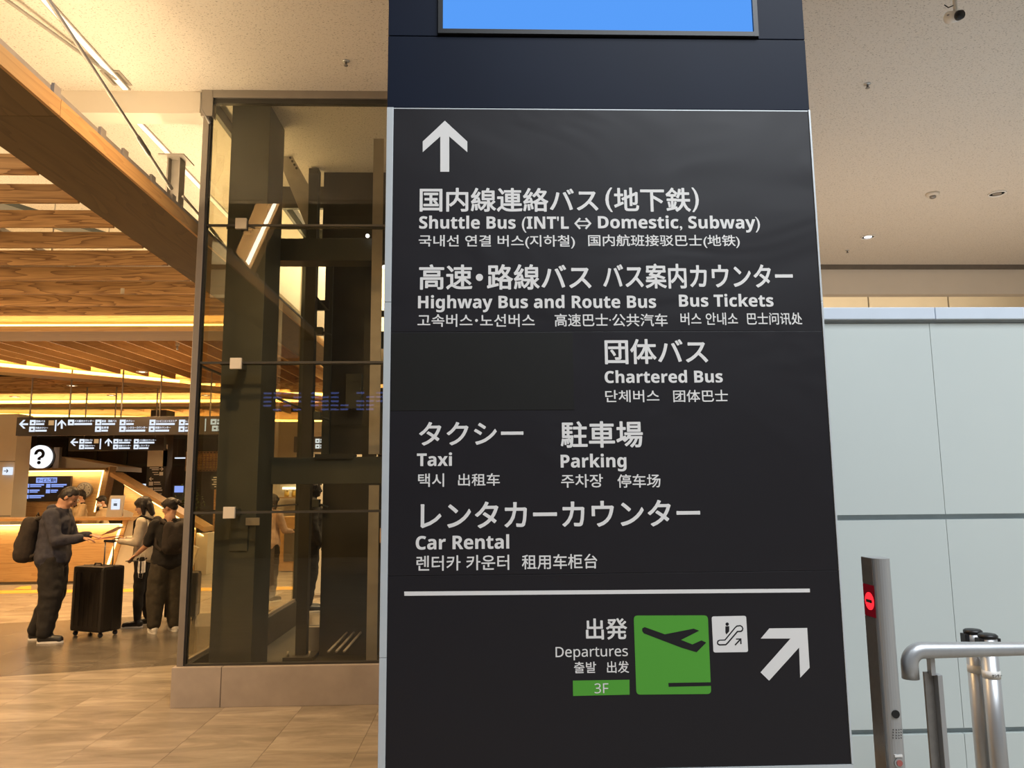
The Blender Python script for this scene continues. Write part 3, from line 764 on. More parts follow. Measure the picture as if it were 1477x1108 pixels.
G('diagonal_arrow', c8([(1038, 250), (1076, 205), (1244, 203), (1255, 380), (1213, 424), (1208, 290), (1075, 437), (1037, 400), (1170, 250)]))
G('floor_plate', c8([(204, 437), (455, 433), (456, 499), (205, 505)]), MT['green'])
T('3F', 857.5, 877.6, 986, 1000, 0.001, True, None, LY-.0004)

# ================================================================== GLASS LIFT
EY = 6.3
EL, ER = -2.43, -.25
lift = empty('glass_lift_shaft', (-1.4, EY, 0), 'glazed lift shaft with dark steelwork inside on a stone plinth', 'lift')
jx = AY(318, 1000, EY-.06).x
for a, b in ((EL-.03, jx-.003), (jx+.003, ER)):
    box('plinth_stone', a, b, EY-.06, EY+.1, 0, .3, MT['plinth'], lift, .003)
box('pit_floor', EL+.06, ER, EY+.1, 9.8, .001, .012, MT['iron'], lift)
box('plinth_liner', EL+.031, EL+.05, EY+.1, 9.85, .001, .295, MT['iron'], lift)
box('plinth_side', EL-.03, EL+.03, EY+.1, 9.95, 0, .3, MT['plinth'], lift, .003)
box('plinth_joint', jx-.003, jx+.003, EY-.055, EY, 0, .298, MT['groove'], lift)
zg1 = 5.02
zj = [AY(290, 325, EY).z, AY(289, 523.5, EY).z, AY(275, 740, EY).z]
box('corner_post', EL-.01, EL+.04, EY-.02, EY+.05, .3, 4.86, MT['bronze'], lift, .003)
box('corner_cover', EL-.03, EL+.07, EY-.03, EY+.06, 4.86, 5.1, MT['bronze'], lift, .003)
box('corner_seal', EL+.04, EL+.058, EY-.012, EY+.04, .3, 4.9, MT['black'], lift)
box('head_rail', EL+.06, ER, EY-.03, EY+.05, 5.03, 5.1, MT['bronze'], lift, .003)
box('head_seal', EL+.06, ER, EY-.01, EY+.04, 4.99, 5.03, MT['iron'], lift)
box('sill_seal', EL+.05, ER, EY-.015, EY+.03, .3, .315, MT['iron'], lift)
zz = [.315]+zj[::-1]+[4.99]
for a, b in zip(zz, zz[1:]):
    box('glass_pane', EL+.058, ER, EY, EY+.012, a+.006, b-.006, MT['glass'], lift)
    box('glass_pane', EL, EL+.012, EY+.06, 9.9, a+.006, b-.006, MT['glass'], lift)
for z in zj:
    box('glazing_joint', EL-.012, ER, EY-.006, EY+.016, z-.009, z+.009, MT['iron'], lift)
    tube('tie_bar', [(EL+.2, EY+.07, z), (ER, EY+.07, z)], .010, MT['iron'], lift, 8)
    box('glazing_joint', EL-.004, EL+.016, EY+.06, 9.9, z-.008, z+.008, MT['iron'], lift)
for px, py in ((349, 324), (341.5, 525), (332, 739.5)):
    q = AY(px, py, EY)
    box('glass_clamp', q.x-.046, q.x+.046, EY-.035, EY-.008, q.z-.046, q.z+.046, MT['cream'], lift, .003)
    box('clamp_arm', q.x-.03, q.x+.03, EY+.014, EY+.17, q.z-.03, q.z+.03, MT['iron2'], lift)
box('side_sill', EL, EL+.03, EY+.06, 9.9, .3, .325, MT['bronze'], lift)
box('rear_post', EL-.01, EL+.05, 9.85, 9.95, .0, 5.1, MT['iron2'], lift)
box('rear_head_rail', EL, ER, 9.86, 9.94, 4.95, 5.1, MT['iron2'], lift)
box('side_head_rail', EL-.01, EL+.03, EY+.06, 9.9, 4.99, 5.1, MT['iron2'], lift)
# inside
box('main_column', -2.27, -1.93, 6.5, 6.97, .02, 5.08, MT['iron2'], lift, .004)
box('column_door', -2.14, -1.99, 6.49, 6.5, AY(350, 795, 6.5).z, AY(350, 742, 6.5).z, MT['iron2'], lift, .003)
box('column_plate', AY(354, 750, 6.48).x, AY(374, 750, 6.48).x, 6.485, 6.5, AY(364, 758, 6.48).z, AY(364, 747, 6.48).z, MT['galv'], lift, .002)
box('back_column', -1.905, -1.80, 7.85, 7.96, 0, 5.08, MT['iron'], lift)
box('foot_plate', -2.0, -1.71, 7.75, 8.06, 0, .05, MT['iron'], lift)
for b0 in (-1.96, -1.75): tube('anchor_bolt', [(b0, 7.8, .05), (b0, 7.8, .1)], .012, MT['galv'], lift, 8)
def hb(name, x0, y0, x1, y1, Y, t, m):
    a, b = AY(x0, y0, Y), AY(x1, y1, Y)
    box(name, a.x, b.x if x1 < 558 else ER, Y, Y+t, b.z, a.z, m, lift)
hb('cross_beam', 396, 344, 560, 376, 7.0, .2, MT['iron2'])
hb('cross_beam', 385, 660, 560, 697, 6.9, .2, MT['iron2'])
hb('beam_flange', 454, 655, 509, 662, 6.88, .2, MT['iron'])
hb('wall_panel', 473, 380, 540, 560, 8.2, .06, MT['iron'])
hb('wall_panel', 473, 560, 560, 655, 8.2, .06, MT['iron'])
hb('wall_panel', 466, 697, 560, 950, 8.0, .06, MT['iron'])
hb('upper_panel', 470, 150, 560, 344, 8.0, .06, MT['iron'])
hb('upper_panel', 404, 158, 470, 300, 8.4, .06, MT['iron'])
hb('pit_panel', 441, 905, 463, 958, 8.1, .05, MT['galv'])
hb('guide_rail', 539, 200, 547, 655, 6.9, .02, MT['galv'])
hb('guide_rail', 532, 700, 543, 956, 6.9, .02, MT['galv'])
hb('rail_backing', 527, 380, 541, 660, 7.2, .1, MT['iron'])
hb('guide_rail', 446, 250, 456, 344, 7.3, .05, MT['iron2'])
hb('guide_rail', 470, 376, 474, 655, 8.1, .05, MT['iron2'])
hb('transom_bar', 524, 448, 560, 456, 7.4, .05, MT['iron'])
hb('transom_bar', 524, 478, 560, 502, 7.4, .05, MT['iron'])
hb('transom_bar', 455, 433, 474, 447, 8.0, .05, MT['iron'])
for (x0, y0, x1, y1) in ((453, 425, 472, 447), (523, 452, 545, 475), (398, 573, 440, 592)):
    a, b = AY(x0, y0, 7.9), AY(x1, y1, 7.9)
    tube('brace_rod', [a, b], .010, MT['iron'], lift, 8)
for px, py in ((461, 478), (458, 600), (456, 726)):
    q = AY(px, py, 7.9)
    box('rod_bracket', q.x-.035, q.x+.035, 7.86, 7.95, q.z-.04, q.z+.04, MT['iron2'], lift, .004)
    tube('rod_arm', [(q.x, 7.9, q.z), (q.x+.12, 7.9, q.z-.04)], .012, MT['iron2'], lift, 8)
# sloping plate with bolt heads at the top of the shaft
pp = [AY(x, y, 7.6) for x, y in ((408, 204), (412, 208), (447, 270), (447, 340), (408, 245))]
prism_pts('sloping_plate', pp, [p_+Vector((0, .01, 0)) for p_ in pp], MT['galv'], lift)
for k in range(7):
    q = AY(410+k*3.0, 209+k*5.0, 7.59)
    disc('bolt_head', q+Vector((0, -.01, -.03)), .012, .01, MT['iron'], lift, seg=8)
for k in range(3):
    q = AY(480+k*11, 940, 7.2)
    tube('buffer_rail', [(q.x, 7.0, .25), (q.x, 7.9, .25)], .012, MT['galv'], lift, 6)
box('control_box', AY(500, 560, 8.1).x, AY(522, 560, 8.1).x, 8.05, 8.2, AY(500, 590, 8.1).z, AY(500, 540, 8.1).z, MT['iron2'], lift, .004)
for (px, py) in ((530, 340), (554, 385)):
    q = AY(px, py, 6.9)
    disc('shaft_lamp', q, .018, .01, MT['lamp_cool'], lift, seg=12)
box('edge_plate', AY(548.5, 760, 6.26).x, AY(552, 760, 6.26).x, 6.24, 6.3, AY(550, 783, 6.26).z, AY(550, 762, 6.26).z, MT['wood_pale'], lift)

# ================================================================== RIGHT-HAND FITTINGS
# intercom bollard: oval steel post with a flat dark face turned left
def bollard():
    Y = 3.0
    tl, tr = AY(1244, 808, Y), AY(1285, 808, Y)
    ztop = AY(1265, 806, Y).z
    xl, xr = AY(1246, 830, Y).x, AY(1287.5, 830, Y).x
    xi = AY(1262, 830, Y).x
    e = empty('intercom_bollard', ((xl+xr)/2, Y, 0), 'brushed steel intercom bollard with a red no-entry light', 'bollard')
    r = (xr-xi)/2; cx_ = (xi+xr)/2
    n_ = 12
    yback = Y*xi/xl+.012
    out = [(xi, yback)]
    for k in range(n_+1):
        an = math.pi+math.pi*k/n_
        out.append((cx_+r*math.cos(an), Y+.02+r*.9*math.sin(an)))
    out += [(xr, yback)]
    prism_pts('body', [(x, y, 0) for x, y in out], [(x, y, ztop) for x, y in out], MT['steel'], e, False)
    # flat face with indicator: from (xl,Y+.10) to (xi, Y+.02)
    a = Vector((xi, yback, 0)); b = Vector((xi, Y+.012, 0)); d = (b-a).normalized(); nrm = Vector((-1, 0, 0))
    def face(name, z0, z1, u0, u1, off, m, parent=e):
        L = (b-a).length
        p0, p1 = a+d*(u0*L), a+d*(u1*L)
        q = [Vector((p0.x, p0.y, z0)), Vector((p1.x, p1.y, z0)), Vector((p1.x, p1.y, z1)), Vector((p0.x, p0.y, z1))]
        return prism_pts(name, [v+nrm*off for v in q], q, m, parent)
    zz0, zz1 = AY(1254, 893, Y).z, AY(1254, 846, Y).z
    face('face_plate', .02, zz0-.002, .02, .97, .002, MT['steel_dark'])
    face('face_plate', zz1+.002, ztop-.002, .02, .97, .002, MT['steel_dark'])
    face('indicator_window', zz0, zz1, .02, .97, .002, MT['red_dim'])
    L = (b-a).length; zc_ = AY(1257, 870, Y).z; c_ = a+d*(L*.56)
    R_ = .034
    ring = [c_+d*(R_*math.cos(t))+Vector((0, 0, zc_+R_*math.sin(t)))+nrm*.0045 for t in [2*math.pi*k/20 for k in range(20)]]
    prism_pts('no_entry_disc', ring, [v-nrm*.002 for v in ring], MT['red'], e)
    face('no_entry_bar', zc_-.006, zc_+.006, .30, .80, .0062, MT['black'])
    # front fittings
    def fr(name, px, py, rr, m, depth=.01, off=0):
        q = AY(px, py, Y+.0)
        yb_ = Y+.02-r*.9*math.sqrt(max(.05, 1-((q.x-cx_)/r)**2))
        return disc(name, (q.x, yb_-.003-off, q.z), rr, depth, m, e, seg=20)
    fr('camera_lens', 1289.5, 1029, .015, MT['black'])
    for i in range(4):
        for j in range(4):
            fr('speaker_hole', 1286.3+i*3.9, 1051.5+j*4.0, .0016, MT['black'])
    q = AY(1293.5, 1089, Y)
    fr('call_button_ring', 1294.5, 1099, .018, MT['alu'])
    fr('call_button', 1294.5, 1099, .011, MT['lip'], .01, .003)
    box('button_label', q.x-.015, q.x+.015, Y+.02-r*.9-.003, Y+.02-r*.9+.01, q.z-.004, q.z+.004, MT['white'], e)
bollard()

# tubular handrail on flat posts
HY = 3.15
rz_ = AY(1400, 937, HY).z; rr_ = .033
hx = AY(1312, 960, HY).x
hr = empty('tubular_handrail', (hx+.4, HY, 0), 'thick brushed steel tube handrail turned down at its end', 'handrail')
pts = [(hx, HY, AY(1312, 979, HY).z), (hx, HY, rz_-.055)]
for k in range(1, 8):
    a = math.pi/2*k/8; pts.append((hx+.055*(1-math.cos(a)), HY, rz_-.055+.055*math.sin(a)))
pts += [(hx+.055, HY, rz_), (hx+2.2, HY, rz_)]
tube('rail', pts, rr_, MT['steel'], hr, 24)
pxl = AY(1327, 1000, HY).x
pst0 = AY(1329, 965, HY); 
xa, xb, xc = AY(1327, 968, HY+.05).x, AY(1340, 968, HY+.05).x, AY(1347, 968, HY+.05).x
ztp = AY(1335, 967, HY+.05).z
box('post_plate', xa, xb, HY+.02, HY+.032, 0, ztp, MT['steel_dark'], hr, .001)
box('post', xb, xc, HY-.01, HY+.06, 0, ztp-.006, MT['steel'], hr, .002)
box('post_neck', (xa+xb)/2, xb, HY+.0, HY+.03, ztp-.01, rz_, MT['steel'], hr, .001)
box('far_post', hx+1.8, hx+1.84, HY+.0, HY+.05, 0, rz_, MT['steel'], hr, .001)

# belt barrier posts
def belt_post(label, px, py, Y):
    q = AY(px, py, Y)
    e = empty('belt_barrier_post', (q.x, Y, 0), label, 'barrier post', 'belt barrier posts in front of the white wall')
    R_ = .036
    lathe('tube', (q.x, Y, 0), [(R_, .02), (R_, q.z-.075)], MT['steel'], e, 24)
    lathe('head', (q.x, Y, 0), [(R_*1.02, q.z-.078), (R_*1.02, q.z-.012)], MT['steel'], e, 24)
    lathe('cap', (q.x, Y, 0), [(R_*1.12, q.z-.012), (R_*1.12, q.z-.002), (R_*.9, q.z+.004)], MT['black'], e, 24)
    box('belt_cassette', q.x-R_-.014, q.x-R_+.006, Y-.02, Y+.02, q.z-.075, q.z-.014, MT['black'], e, .002)
    box('belt_slot', q.x+R_-.006, q.x+R_+.010, Y-.02, Y+.02, q.z-.075, q.z-.014, MT['black'], e, .002)
    lathe('foot', (q.x, Y, 0), [(.05, 0), (.05, .012), (.04, .03)], MT['steel'], e, 28)
    lz = q.z-.17
    lathe('tape_label', (q.x, Y, 0), [(R_+.001, lz-.017), (R_+.001, lz+.017)], MT['white'], e, 24)
    return e, q, lz
belt_post('steel belt barrier post nearer the bollard', 1403, 909, 3.6)
e2, q2, lz2 = belt_post('steel belt barrier post with lettering on its white tape', 1424.5, 915.5, 3.5)
lettering('センサー', q2.x-.022, q2.x+.024, lz2-.007, lz2+.007, 3.5-.0385, MT['black'], e2, .03)

# ================================================================== CONCOURSE
# tactile paving
tp = setp(box('tactile_paving', -12, -3.2, 13.35, 13.75, -.001, .004, MT['yellow']), 'yellow tactile paving strip across the floor before the information counter', 'paving')
q = [AZ(x, y, .006) for x, y in ((20, 850), (45, 850), (45, 845), (30, 846))]
prism_pts('tactile_branch', q, [v-Vector((0, 0, .006)) for v in q], MT['yellow'], tp)

# information counter
CYY = 14.6
def CP(x, y, Y): v = AY(x, y, Y); return (v.x, v.z)
ic = empty('information_counter', (-8, CYY, 0), 'long wood-fronted information counter with a glowing slanted end', 'counter')
xl_ = AY(-60, 800, CYY).x
ztop, zled = CP(100, 751, CYY)[1], CP(100, 757, CYY)[1]
xe, xe2 = CP(175, 757, CYY)[0], CP(148, 838, CYY)[0]
hgt = zled
for k in range(3):
    z0 = .05+k*(hgt-.05)/3; z1 = .05+(k+1)*(hgt-.05)/3
    f0, f1 = z0/hgt, z1/hgt
    slab('front_board', [(xl_, z0+.002), (xe2+(xe-xe2)*f0, z0+.002), (xe2+(xe-xe2)*f1, z1-.002), (xl_, z1-.002)], CYY, .03, MT['wood_pale'], ic)
box('led_strip', xl_, xe, CYY-.03, CYY-.015, zled-.01, zled+.012, MT['led_soft'], ic)
prism_pts('led_strip', [(xe-.01, CYY-.03, zled), (xe+.03, CYY-.03, zled), (xe2+.03, CYY-.03, .05), (xe2-.01, CYY-.03, .05)], [(xe-.01, CYY-.01, zled), (xe+.03, CYY-.01, zled), (xe2+.03, CYY-.01, .05), (xe2-.01, CYY-.01, .05)], MT['led_soft'], ic)
slab('end_frame', [(xe+.03, ztop), (xe+.12, ztop), (xe2+.12, 0), (xe2+.03, 0)], CYY-.012, .15, MT['wood_pale'], ic)
xr_ = CP(192, 750, CYY)[0]
box('counter_top', xl_, xr_, CYY-.12, CYY+.8, ztop, ztop+.05, MT['wood_pale'], ic, .004)
xq = CP(268, 838, CYY)[0]
slab('side_panel', [(xe+.12, ztop-.01), (CP(200, 752, CYY)[0], ztop-.01), (CP(285, 790, CYY)[0], .62), (xq, 0), (xe2+.12, 0)], CYY+.01, .1, MT['cream'], ic)
box('plinth', xl_, xe2, CYY+.03, CYY+.1, 0, .06, MT['groove'], ic)
area('counter_glow', ((xl_+xe)/2, CYY-.06, zled-.02), (xe-xl_, .03), 14, (1, .70, .34), (.25, 0, 0))

# back wall of the counter
BYY = 17.0
iw = empty('information_back_wall', (-9.4, BYY, 0), 'wood-veneered back wall with a glowing edge behind the information counter', 'wall')
def zat(y): return CP(80, y, BYY)[1]
x0_, x1_, x2_ = CP(12, 679, BYY)[0], CP(151, 679, BYY)[0], CP(136, 750, BYY)[0]
zt_ = zat(679)
zlo = .0
fslope = (x1_-x2_)/(zt_-zat(750))
for k in range(4):
    z0 = zt_-(k+1)*.5; z1 = zt_-k*.5
    slab('veneer_board', [(x0_, z0+.003), (x1_-(zt_-z0)*fslope, z0+.003), (x1_-(zt_-z1)*fslope, z1-.003), (x0_, z1-.003)], BYY, .03, MT['wood_pale'], iw)
box('led_strip', x0_, x1_, BYY-.05, BYY-.03, zt_-.03, zt_+.0, MT['led_soft'], iw)
slab('led_strip', [(x1_-.02, zt_), (x1_+.01, zt_), (x1_+.01-.9*fslope, zt_-.9), (x1_-.02-.9*fslope, zt_-.9)], BYY-.05, .02, MT['led_soft'], iw)
slab('edge_frame', [(x1_+.01, zt_+.04), (x1_+.13, zt_+.08), (x1_+.13-1.3*fslope, zt_-1.3), (x1_+.01-1.3*fslope, zt_-1.3)], BYY-.045, .3, MT['wood_pale'], iw)
box('top_edge', x0_-.3, x1_+.1, BYY-.16, BYY+.1, zt_+.005, zt_+.05, MT['wood_dull'], iw)
area('wall_glow', ((x0_+x1_)/2, BYY-.09, zt_-.03), (x1_-x0_, .03), 10, (1, .72, .36), (.25, 0, 0))
# pale canopy over it
q = [AY(x, y, 17.6) for x, y in ((24, 655), (80, 658), (170, 673), (170, 680), (150, 678), (24, 678))]
cn = empty('counter_canopy', q[0])
prism_pts('roof_slab', q, [v+Vector((0, 1.2, 0)) for v in q], MT['plaster'], cn)
for v in (q[0]+Vector((.2, .1, 0)), q[2]-Vector((.4, -.1, 0))): box('prop', v.x-.05, v.x+.05, v.y, v.y+.1, 0, q[4].z+.02, MT['galv'], cn)
setp(cn, 'pale sloping canopy above the counter back wall, behind the round sign', 'canopy')
# left pale wall end
ws = setp(box('wall_pillar', AY(-120, 650, 16).x, AY(23, 650, 16).x, 16.0, 16.5, 0, AY(10, 597, 16).z, MT['cream']), kind='structure')
for z in (1.2, 2.3): box('joint', AY(-120, 650, 16).x, AY(23, 650, 16).x, 15.99, 16.0, z, z+.012, MT['groove'], ws)

# lit question mark sign
QY = 17.2
qv = AY(57, 659, QY); R_ = AY(74, 659, QY).x-qv.x
qs = empty('round_question_sign', (qv.x, QY, qv.z), 'round glowing white sign with a black question mark above the counter', 'sign')
disc('rim', (qv.x+.03, QY+.06, qv.z-.01), R_*1.05, .08, MT['board'], qs, seg=40)
disc('lit_face', (qv.x, QY, qv.z), R_, .06, MT['lit_white'], qs, seg=40)
_o, _i, _cz = .44*R_, .19*R_, qv.z+.24*R_
_q = [(qv.x+_o*math.cos(a_), _cz+_o*math.sin(a_)) for a_ in [rad(188-233*k/18) for k in range(19)]]
_q += [(qv.x+.12*R_, qv.z-.14*R_), (qv.x+.12*R_, qv.z-.28*R_), (qv.x-.13*R_, qv.z-.28*R_), (qv.x-.13*R_, qv.z-.10*R_)]
_q += [(qv.x+_i*math.cos(a_), _cz+_i*math.sin(a_)) for a_ in [rad(-45+233*k/18) for k in range(19)]]
slab('question_hook', _q, QY-.012, .012, MT['board'], qs)
disc('question_dot', (qv.x, QY-.012, qv.z-.50*R_), .15*R_, .012, MT['board'], qs, seg=20)
a = AY(75, 645, QY); b = AY(81, 679, QY)
box('post', a.x, b.x, QY+.08, QY+.18, 0, a.z, MT['bronze'], qs)
# small departures sign at the left
a, b = AY(4, 674, 15.9), AY(14, 685, 15.9)
pf = empty('small_lit_sign', (a.x, 15.9, b.z), 'small lit white sign with an arrow on the pale wall at the left', 'sign')
box('box', a.x, b.x, 15.9, 16.0, b.z, a.z, MT['lit_letter'], pf, .006)
lettering('➔', a.x+.03, b.x-.03, b.z+.04, a.z-.04, 15.895, MT['board'], pf)

# information display and clock on the back wall
a, b = AY(37, 687, BYY-.08), AY(100, 723, BYY-.08)
ds_ = empty('information_display', ((a.x+b.x)/2, BYY-.08, b.z), 'dark wall display of services with blue icons and a blue title', 'display')
box('panel', a.x, b.x, BYY-.08, BYY-.01, b.z, a.z, MT['board'], ds_, .004)
def on(parent, Y):
    def f(name, x0, y0, x1, y1, m):
        p, q = AY(x0, y0, Y), AY(x1, y1, Y)
        return box(name, p.x, q.x, Y-.004, Y, q.z, p.z, m, parent)
    return f
DY = BYY-.085
fb = on(ds_, DY)
fb('title_plate', 52.5, 689, 82, 696.5, MT['screen_blue'])
p_, q_ = AY(54, 690, DY-.006), AY(80.5, 695.5, DY-.006)
lettering('サービスご案内', p_.x, q_.x, q_.z, p_.z, DY-.006, MT['board'], ds_, .02)
for (ix, iy, wx) in ((36.5, 698, 20), (67, 698, 22), (36, 706, 14), (66.5, 706, 10), (35.5, 714, 21)):
    fb('icon', ix, iy, ix+5.5, iy+5.5, MT['screen_blue'])
    fb('text_line', ix+7, iy+.4, ix+7+wx, iy+2.4, MT['screen_blue']); fb('text_line', ix+7, iy+3.3, ix+7+wx*.8, iy+4.6, MT['screen_blue'])
cv = AY(121, 707, BYY-.06)
ck = empty('wall_clock', (cv.x, BYY-.06, cv.z), 'round wall clock behind the masked attendants', 'clock')
disc('rim', (cv.x, BYY-.06, cv.z), .17, .05, MT['bronze'], ck, seg=32)
disc('dial', (cv.x, BYY-.068, cv.z), .15, .01, MT['paper'], ck, seg=32)
for k in range(12):
    a_ = k*math.pi/6; box('hour_mark', cv.x+.12*math.sin(a_)-.008, cv.x+.12*math.sin(a_)+.008, BYY-.072, BYY-.068, cv.z+.12*math.cos(a_)-.01, cv.z+.12*math.cos(a_)+.01, MT['black'], ck)
tube('hand', [(cv.x, BYY-.074, cv.z), (cv.x-.08, BYY-.074, cv.z+.03)], .006, MT['black'], ck, 6)
tube('hand', [(cv.x, BYY-.074, cv.z), (cv.x+.03, BYY-.074, cv.z+.11)], .005, MT['black'], ck, 6)

# sloping counter wing to the right
WY = 16.0
wg = empty('sloping_counter_wing', (-6.8, WY, 0), 'wood-edged wing wall sloping down to the right behind the two women', 'wall')
P1, P2 = AY(164, 681, WY), AY(298, 760, WY)
sl_ = (P2.z-P1.z)/(P2.x-P1.x)
th = .085
prism_pts('top_rail', [(P1.x, WY-.15, P1.z), (P2.x, WY-.15, P2.z), (P2.x, WY-.15, P2.z-th*1.1), (P1.x, WY-.15, P1.z-th)], [(P1.x, WY+.4, P1.z), (P2.x, WY+.4, P2.z), (P2.x, WY+.4, P2.z-th*1.1), (P1.x, WY+.4, P1.z-th)], MT['wood_pale'], wg)
LA, LB = AY(179, 697, WY-.02), AY(282, 762, WY-.02)
prism_pts('led_strip', [(LA.x, WY-.03, LA.z), (LB.x, WY-.03, LB.z), (LB.x, WY-.03, LB.z-.03), (LA.x, WY-.03, LA.z-.03)], [(LA.x, WY-.01, LA.z), (LB.x, WY-.01, LB.z), (LB.x, WY-.01, LB.z-.03), (LA.x, WY-.01, LA.z-.03)], MT['led_soft'], wg)
slab('wing_panel', [(LA.x, LA.z), (LB.x, LB.z), (LB.x, 0), (LA.x, 0)], WY, .06, MT['wood_pale'], wg)
a, b = AY(284, 762, WY-.1), AY(297, 845, WY-.1)
box('end_panel', a.x, b.x, WY-.12, WY+.35, 0, a.z-.1, MT['cream'], wg, .004)
area('wing_glow', ((LA.x+LB.x)/2, WY-.12, (LA.z+LB.z)/2-.05), (2.2, .03), 8, (1, .72, .36), (.25, -math.atan(sl_), 0))
a, b = AY(153, 690, 18.5), AY(176, 750, 18.5)
gd = empty('steel_door', ((a.x+b.x)/2, 18.5, 0), 'plain grey steel door between the back wall and the sloping wing', 'door')
box('leaf', a.x, b.x, 18.5, 18.56, 0, a.z, MT['galv'], gd); box('frame', b.x, b.x+.06, 18.48, 18.58, 0, a.z+.05, MT['iron2'], gd); box('head', a.x, b.x, 18.48, 18.58, a.z, a.z+.05, MT['iron2'], gd)

# tablet stand on the counter
a, b = AY(159, 715, CYY+.25), AY(176, 736, CYY+.25)
tb = empty('counter_notice_stand', ((a.x+b.x)/2, CYY+.25, ztop+.05), 'upright wooden notice stand with a blue notice on the counter', 'notice')
prism_pts('board', [(a.x, CYY+.25, a.z), (b.x+.03, CYY+.25, a.z), (b.x-.01, CYY+.25, ztop+.05), (a.x-.06, CYY+.25, ztop+.05)], [(a.x, CYY+.29, a.z), (b.x+.03, CYY+.29, a.z), (b.x-.01, CYY+.29, ztop+.05), (a.x-.06, CYY+.29, ztop+.05)], MT['paper'], tb)
fb2 = on(tb, CYY+.245)
fb2('blue_notice', 161, 720, 172.5, 735, MT['lit_letter'])
fb2('notice_mark', 164, 726, 169, 730, MT['board']); fb2('notice_mark', 165.5, 722.5, 168, 724, MT['board'])

# brochures standing at the counter end
for i, px in enumerate((180, 184.5, 189)):
    a = AY(px, 748, CYY+.1)
    br = empty('brochure', (a.x, CYY+.1, ztop+.05), ('white brochure standing at the counter end, nearest the notice', 'white brochure standing between two others at the counter end', 'white brochure at the very end of the counter')[i], 'brochure', 'brochures at the counter end')
    prism_pts('sheet', [(a.x-.03, CYY+.1, ztop+.05), (a.x+.02, CYY+.1, ztop+.05), (a.x+.03, CYY+.12, ztop+.16-.02*i), (a.x-.05, CYY+.12, ztop+.2-.02*i)], [(a.x-.03, CYY+.105, ztop+.05), (a.x+.02, CYY+.105, ztop+.05), (a.x+.03, CYY+.125, ztop+.16-.02*i), (a.x-.05, CYY+.125, ztop+.2-.02*i)], MT['paper'], br)

# hanging direction signs
def hanging(label, x0, y0, x1, y1, Y, rods, items):
    a, b = AY(x0, y0, Y), AY(x1, y1, Y)
    e = empty('hanging_direction_sign', ((a.x+b.x)/2, Y, b.z), label, 'sign')
    box('panel', a.x, b.x, Y, Y+.12, b.z, a.z, MT['board'], e, .004)
    for rx in rods:
        q = AY(rx, y0, Y); tube('hanger_rod', [(q.x, Y+.06, a.z), (q.x, Y+.06, 3.86 if Y < 15 else 3.84)], .014, MT['bronze'], e, 8)
    f = on(e, Y-.001)
    def tt(s, x0, x1, y0, y1, bold=.03):
        p, q = AY(x0, y0, Y-.004), AY(x1, y1, Y-.004)
        lettering(s, p.x, q.x, q.z, p.z, Y-.004, MT['lit_letter'], e, bold, res=1)
    for it in items:
        k = it[0]
        if k == 'A':      # arrow, direction, cx, cy, size
            _, d, cx, cy, s = it
            base = [(0, -1), (.95, -.05), (.95, .42), (.2, -.32), (.2, 1), (-.2, 1), (-.2, -.32), (-.95, .42), (-.95, -.05)]
            ang = {'up': 0, 'left': -math.pi/2, 'right': math.pi/2}[d]
            pts = [(cx+s*(x*math.cos(ang)-y*math.sin(ang)), cy+s*(x*math.sin(ang)+y*math.cos(ang))) for x, y in base]
            q = [AY(x, y, Y-.003) for x, y in pts]
            prism_pts('arrow', [(p.x, Y-.004, p.z) for p in q], [(p.x, Y-.001, p.z) for p in q], MT['lit_letter'], e)
        elif k == 'I':    # icon tile with its row of text
            _, ix, iy, s, txt, wx = it
            f('icon_tile', ix, iy, ix+s, iy+s, MT['lit_letter'])
            p, q = AY(ix+s*.3, iy+s*.38, Y-.006), AY(ix+s*.7, iy+s*.66, Y-.006)
            box('icon_figure', p.x, q.x, Y-.0075, Y-.006, q.z, p.z, MT['board'], e)
            tt(txt, ix+s+1, ix+s+1+wx, iy+.2, iy+s*.45)
            f('small_text_line', ix+s+1, iy+s*.62, ix+s+1+wx*.9, iy+s*.95, MT['lit_letter'])
        elif k == 'L':
            f('divider', it[1], it[2], it[1]+.7, it[3], MT['lit_letter'])
        elif k == 'O':
            f('orange_tile', it[1], it[2], it[1]+it[3], it[2]+it[3], MT['lit_orange'])
    return e
hanging('long black hanging direction sign with several white arrows and icons', 24.5, 602, 345, 626.5, 13.8, (40, 97, 172, 228, 301),
    [('A', 'left', 34, 612, 6.5), ('I', 43.5, 606, 7.5, '団体バス', 13), ('I', 42.5, 615.5, 7.5, '予約タクシー', 18), ('O', 70.5, 606.5, 7), ('L', 80, 606, 622),
     ('A', 'up', 89, 612, 6.5), ('I', 98.5, 605.5, 8, 'バス案内カウンター', 28), ('I', 138, 605.5, 8, '高速・路線バス', 21), ('I', 137.5, 615, 8, '駐車場', 10),
     ('I', 173, 605.5, 8, 'タクシー', 12), ('I', 172.5, 615, 8, 'レンタカーカウンター', 31), ('I', 216, 605.5, 8, 'コンビニエンスストア', 30), ('I', 215, 615, 8, '両替カウンター', 22),
     ('I', 258.5, 605.5, 8, 'レストラン', 18), ('I', 258, 615, 8, 'ホテル予約', 16), ('L', 296, 604, 622), ('I', 304, 604.5, 8, '国内線', 20), ('I', 306, 614, 8, '空港駅', 18)])
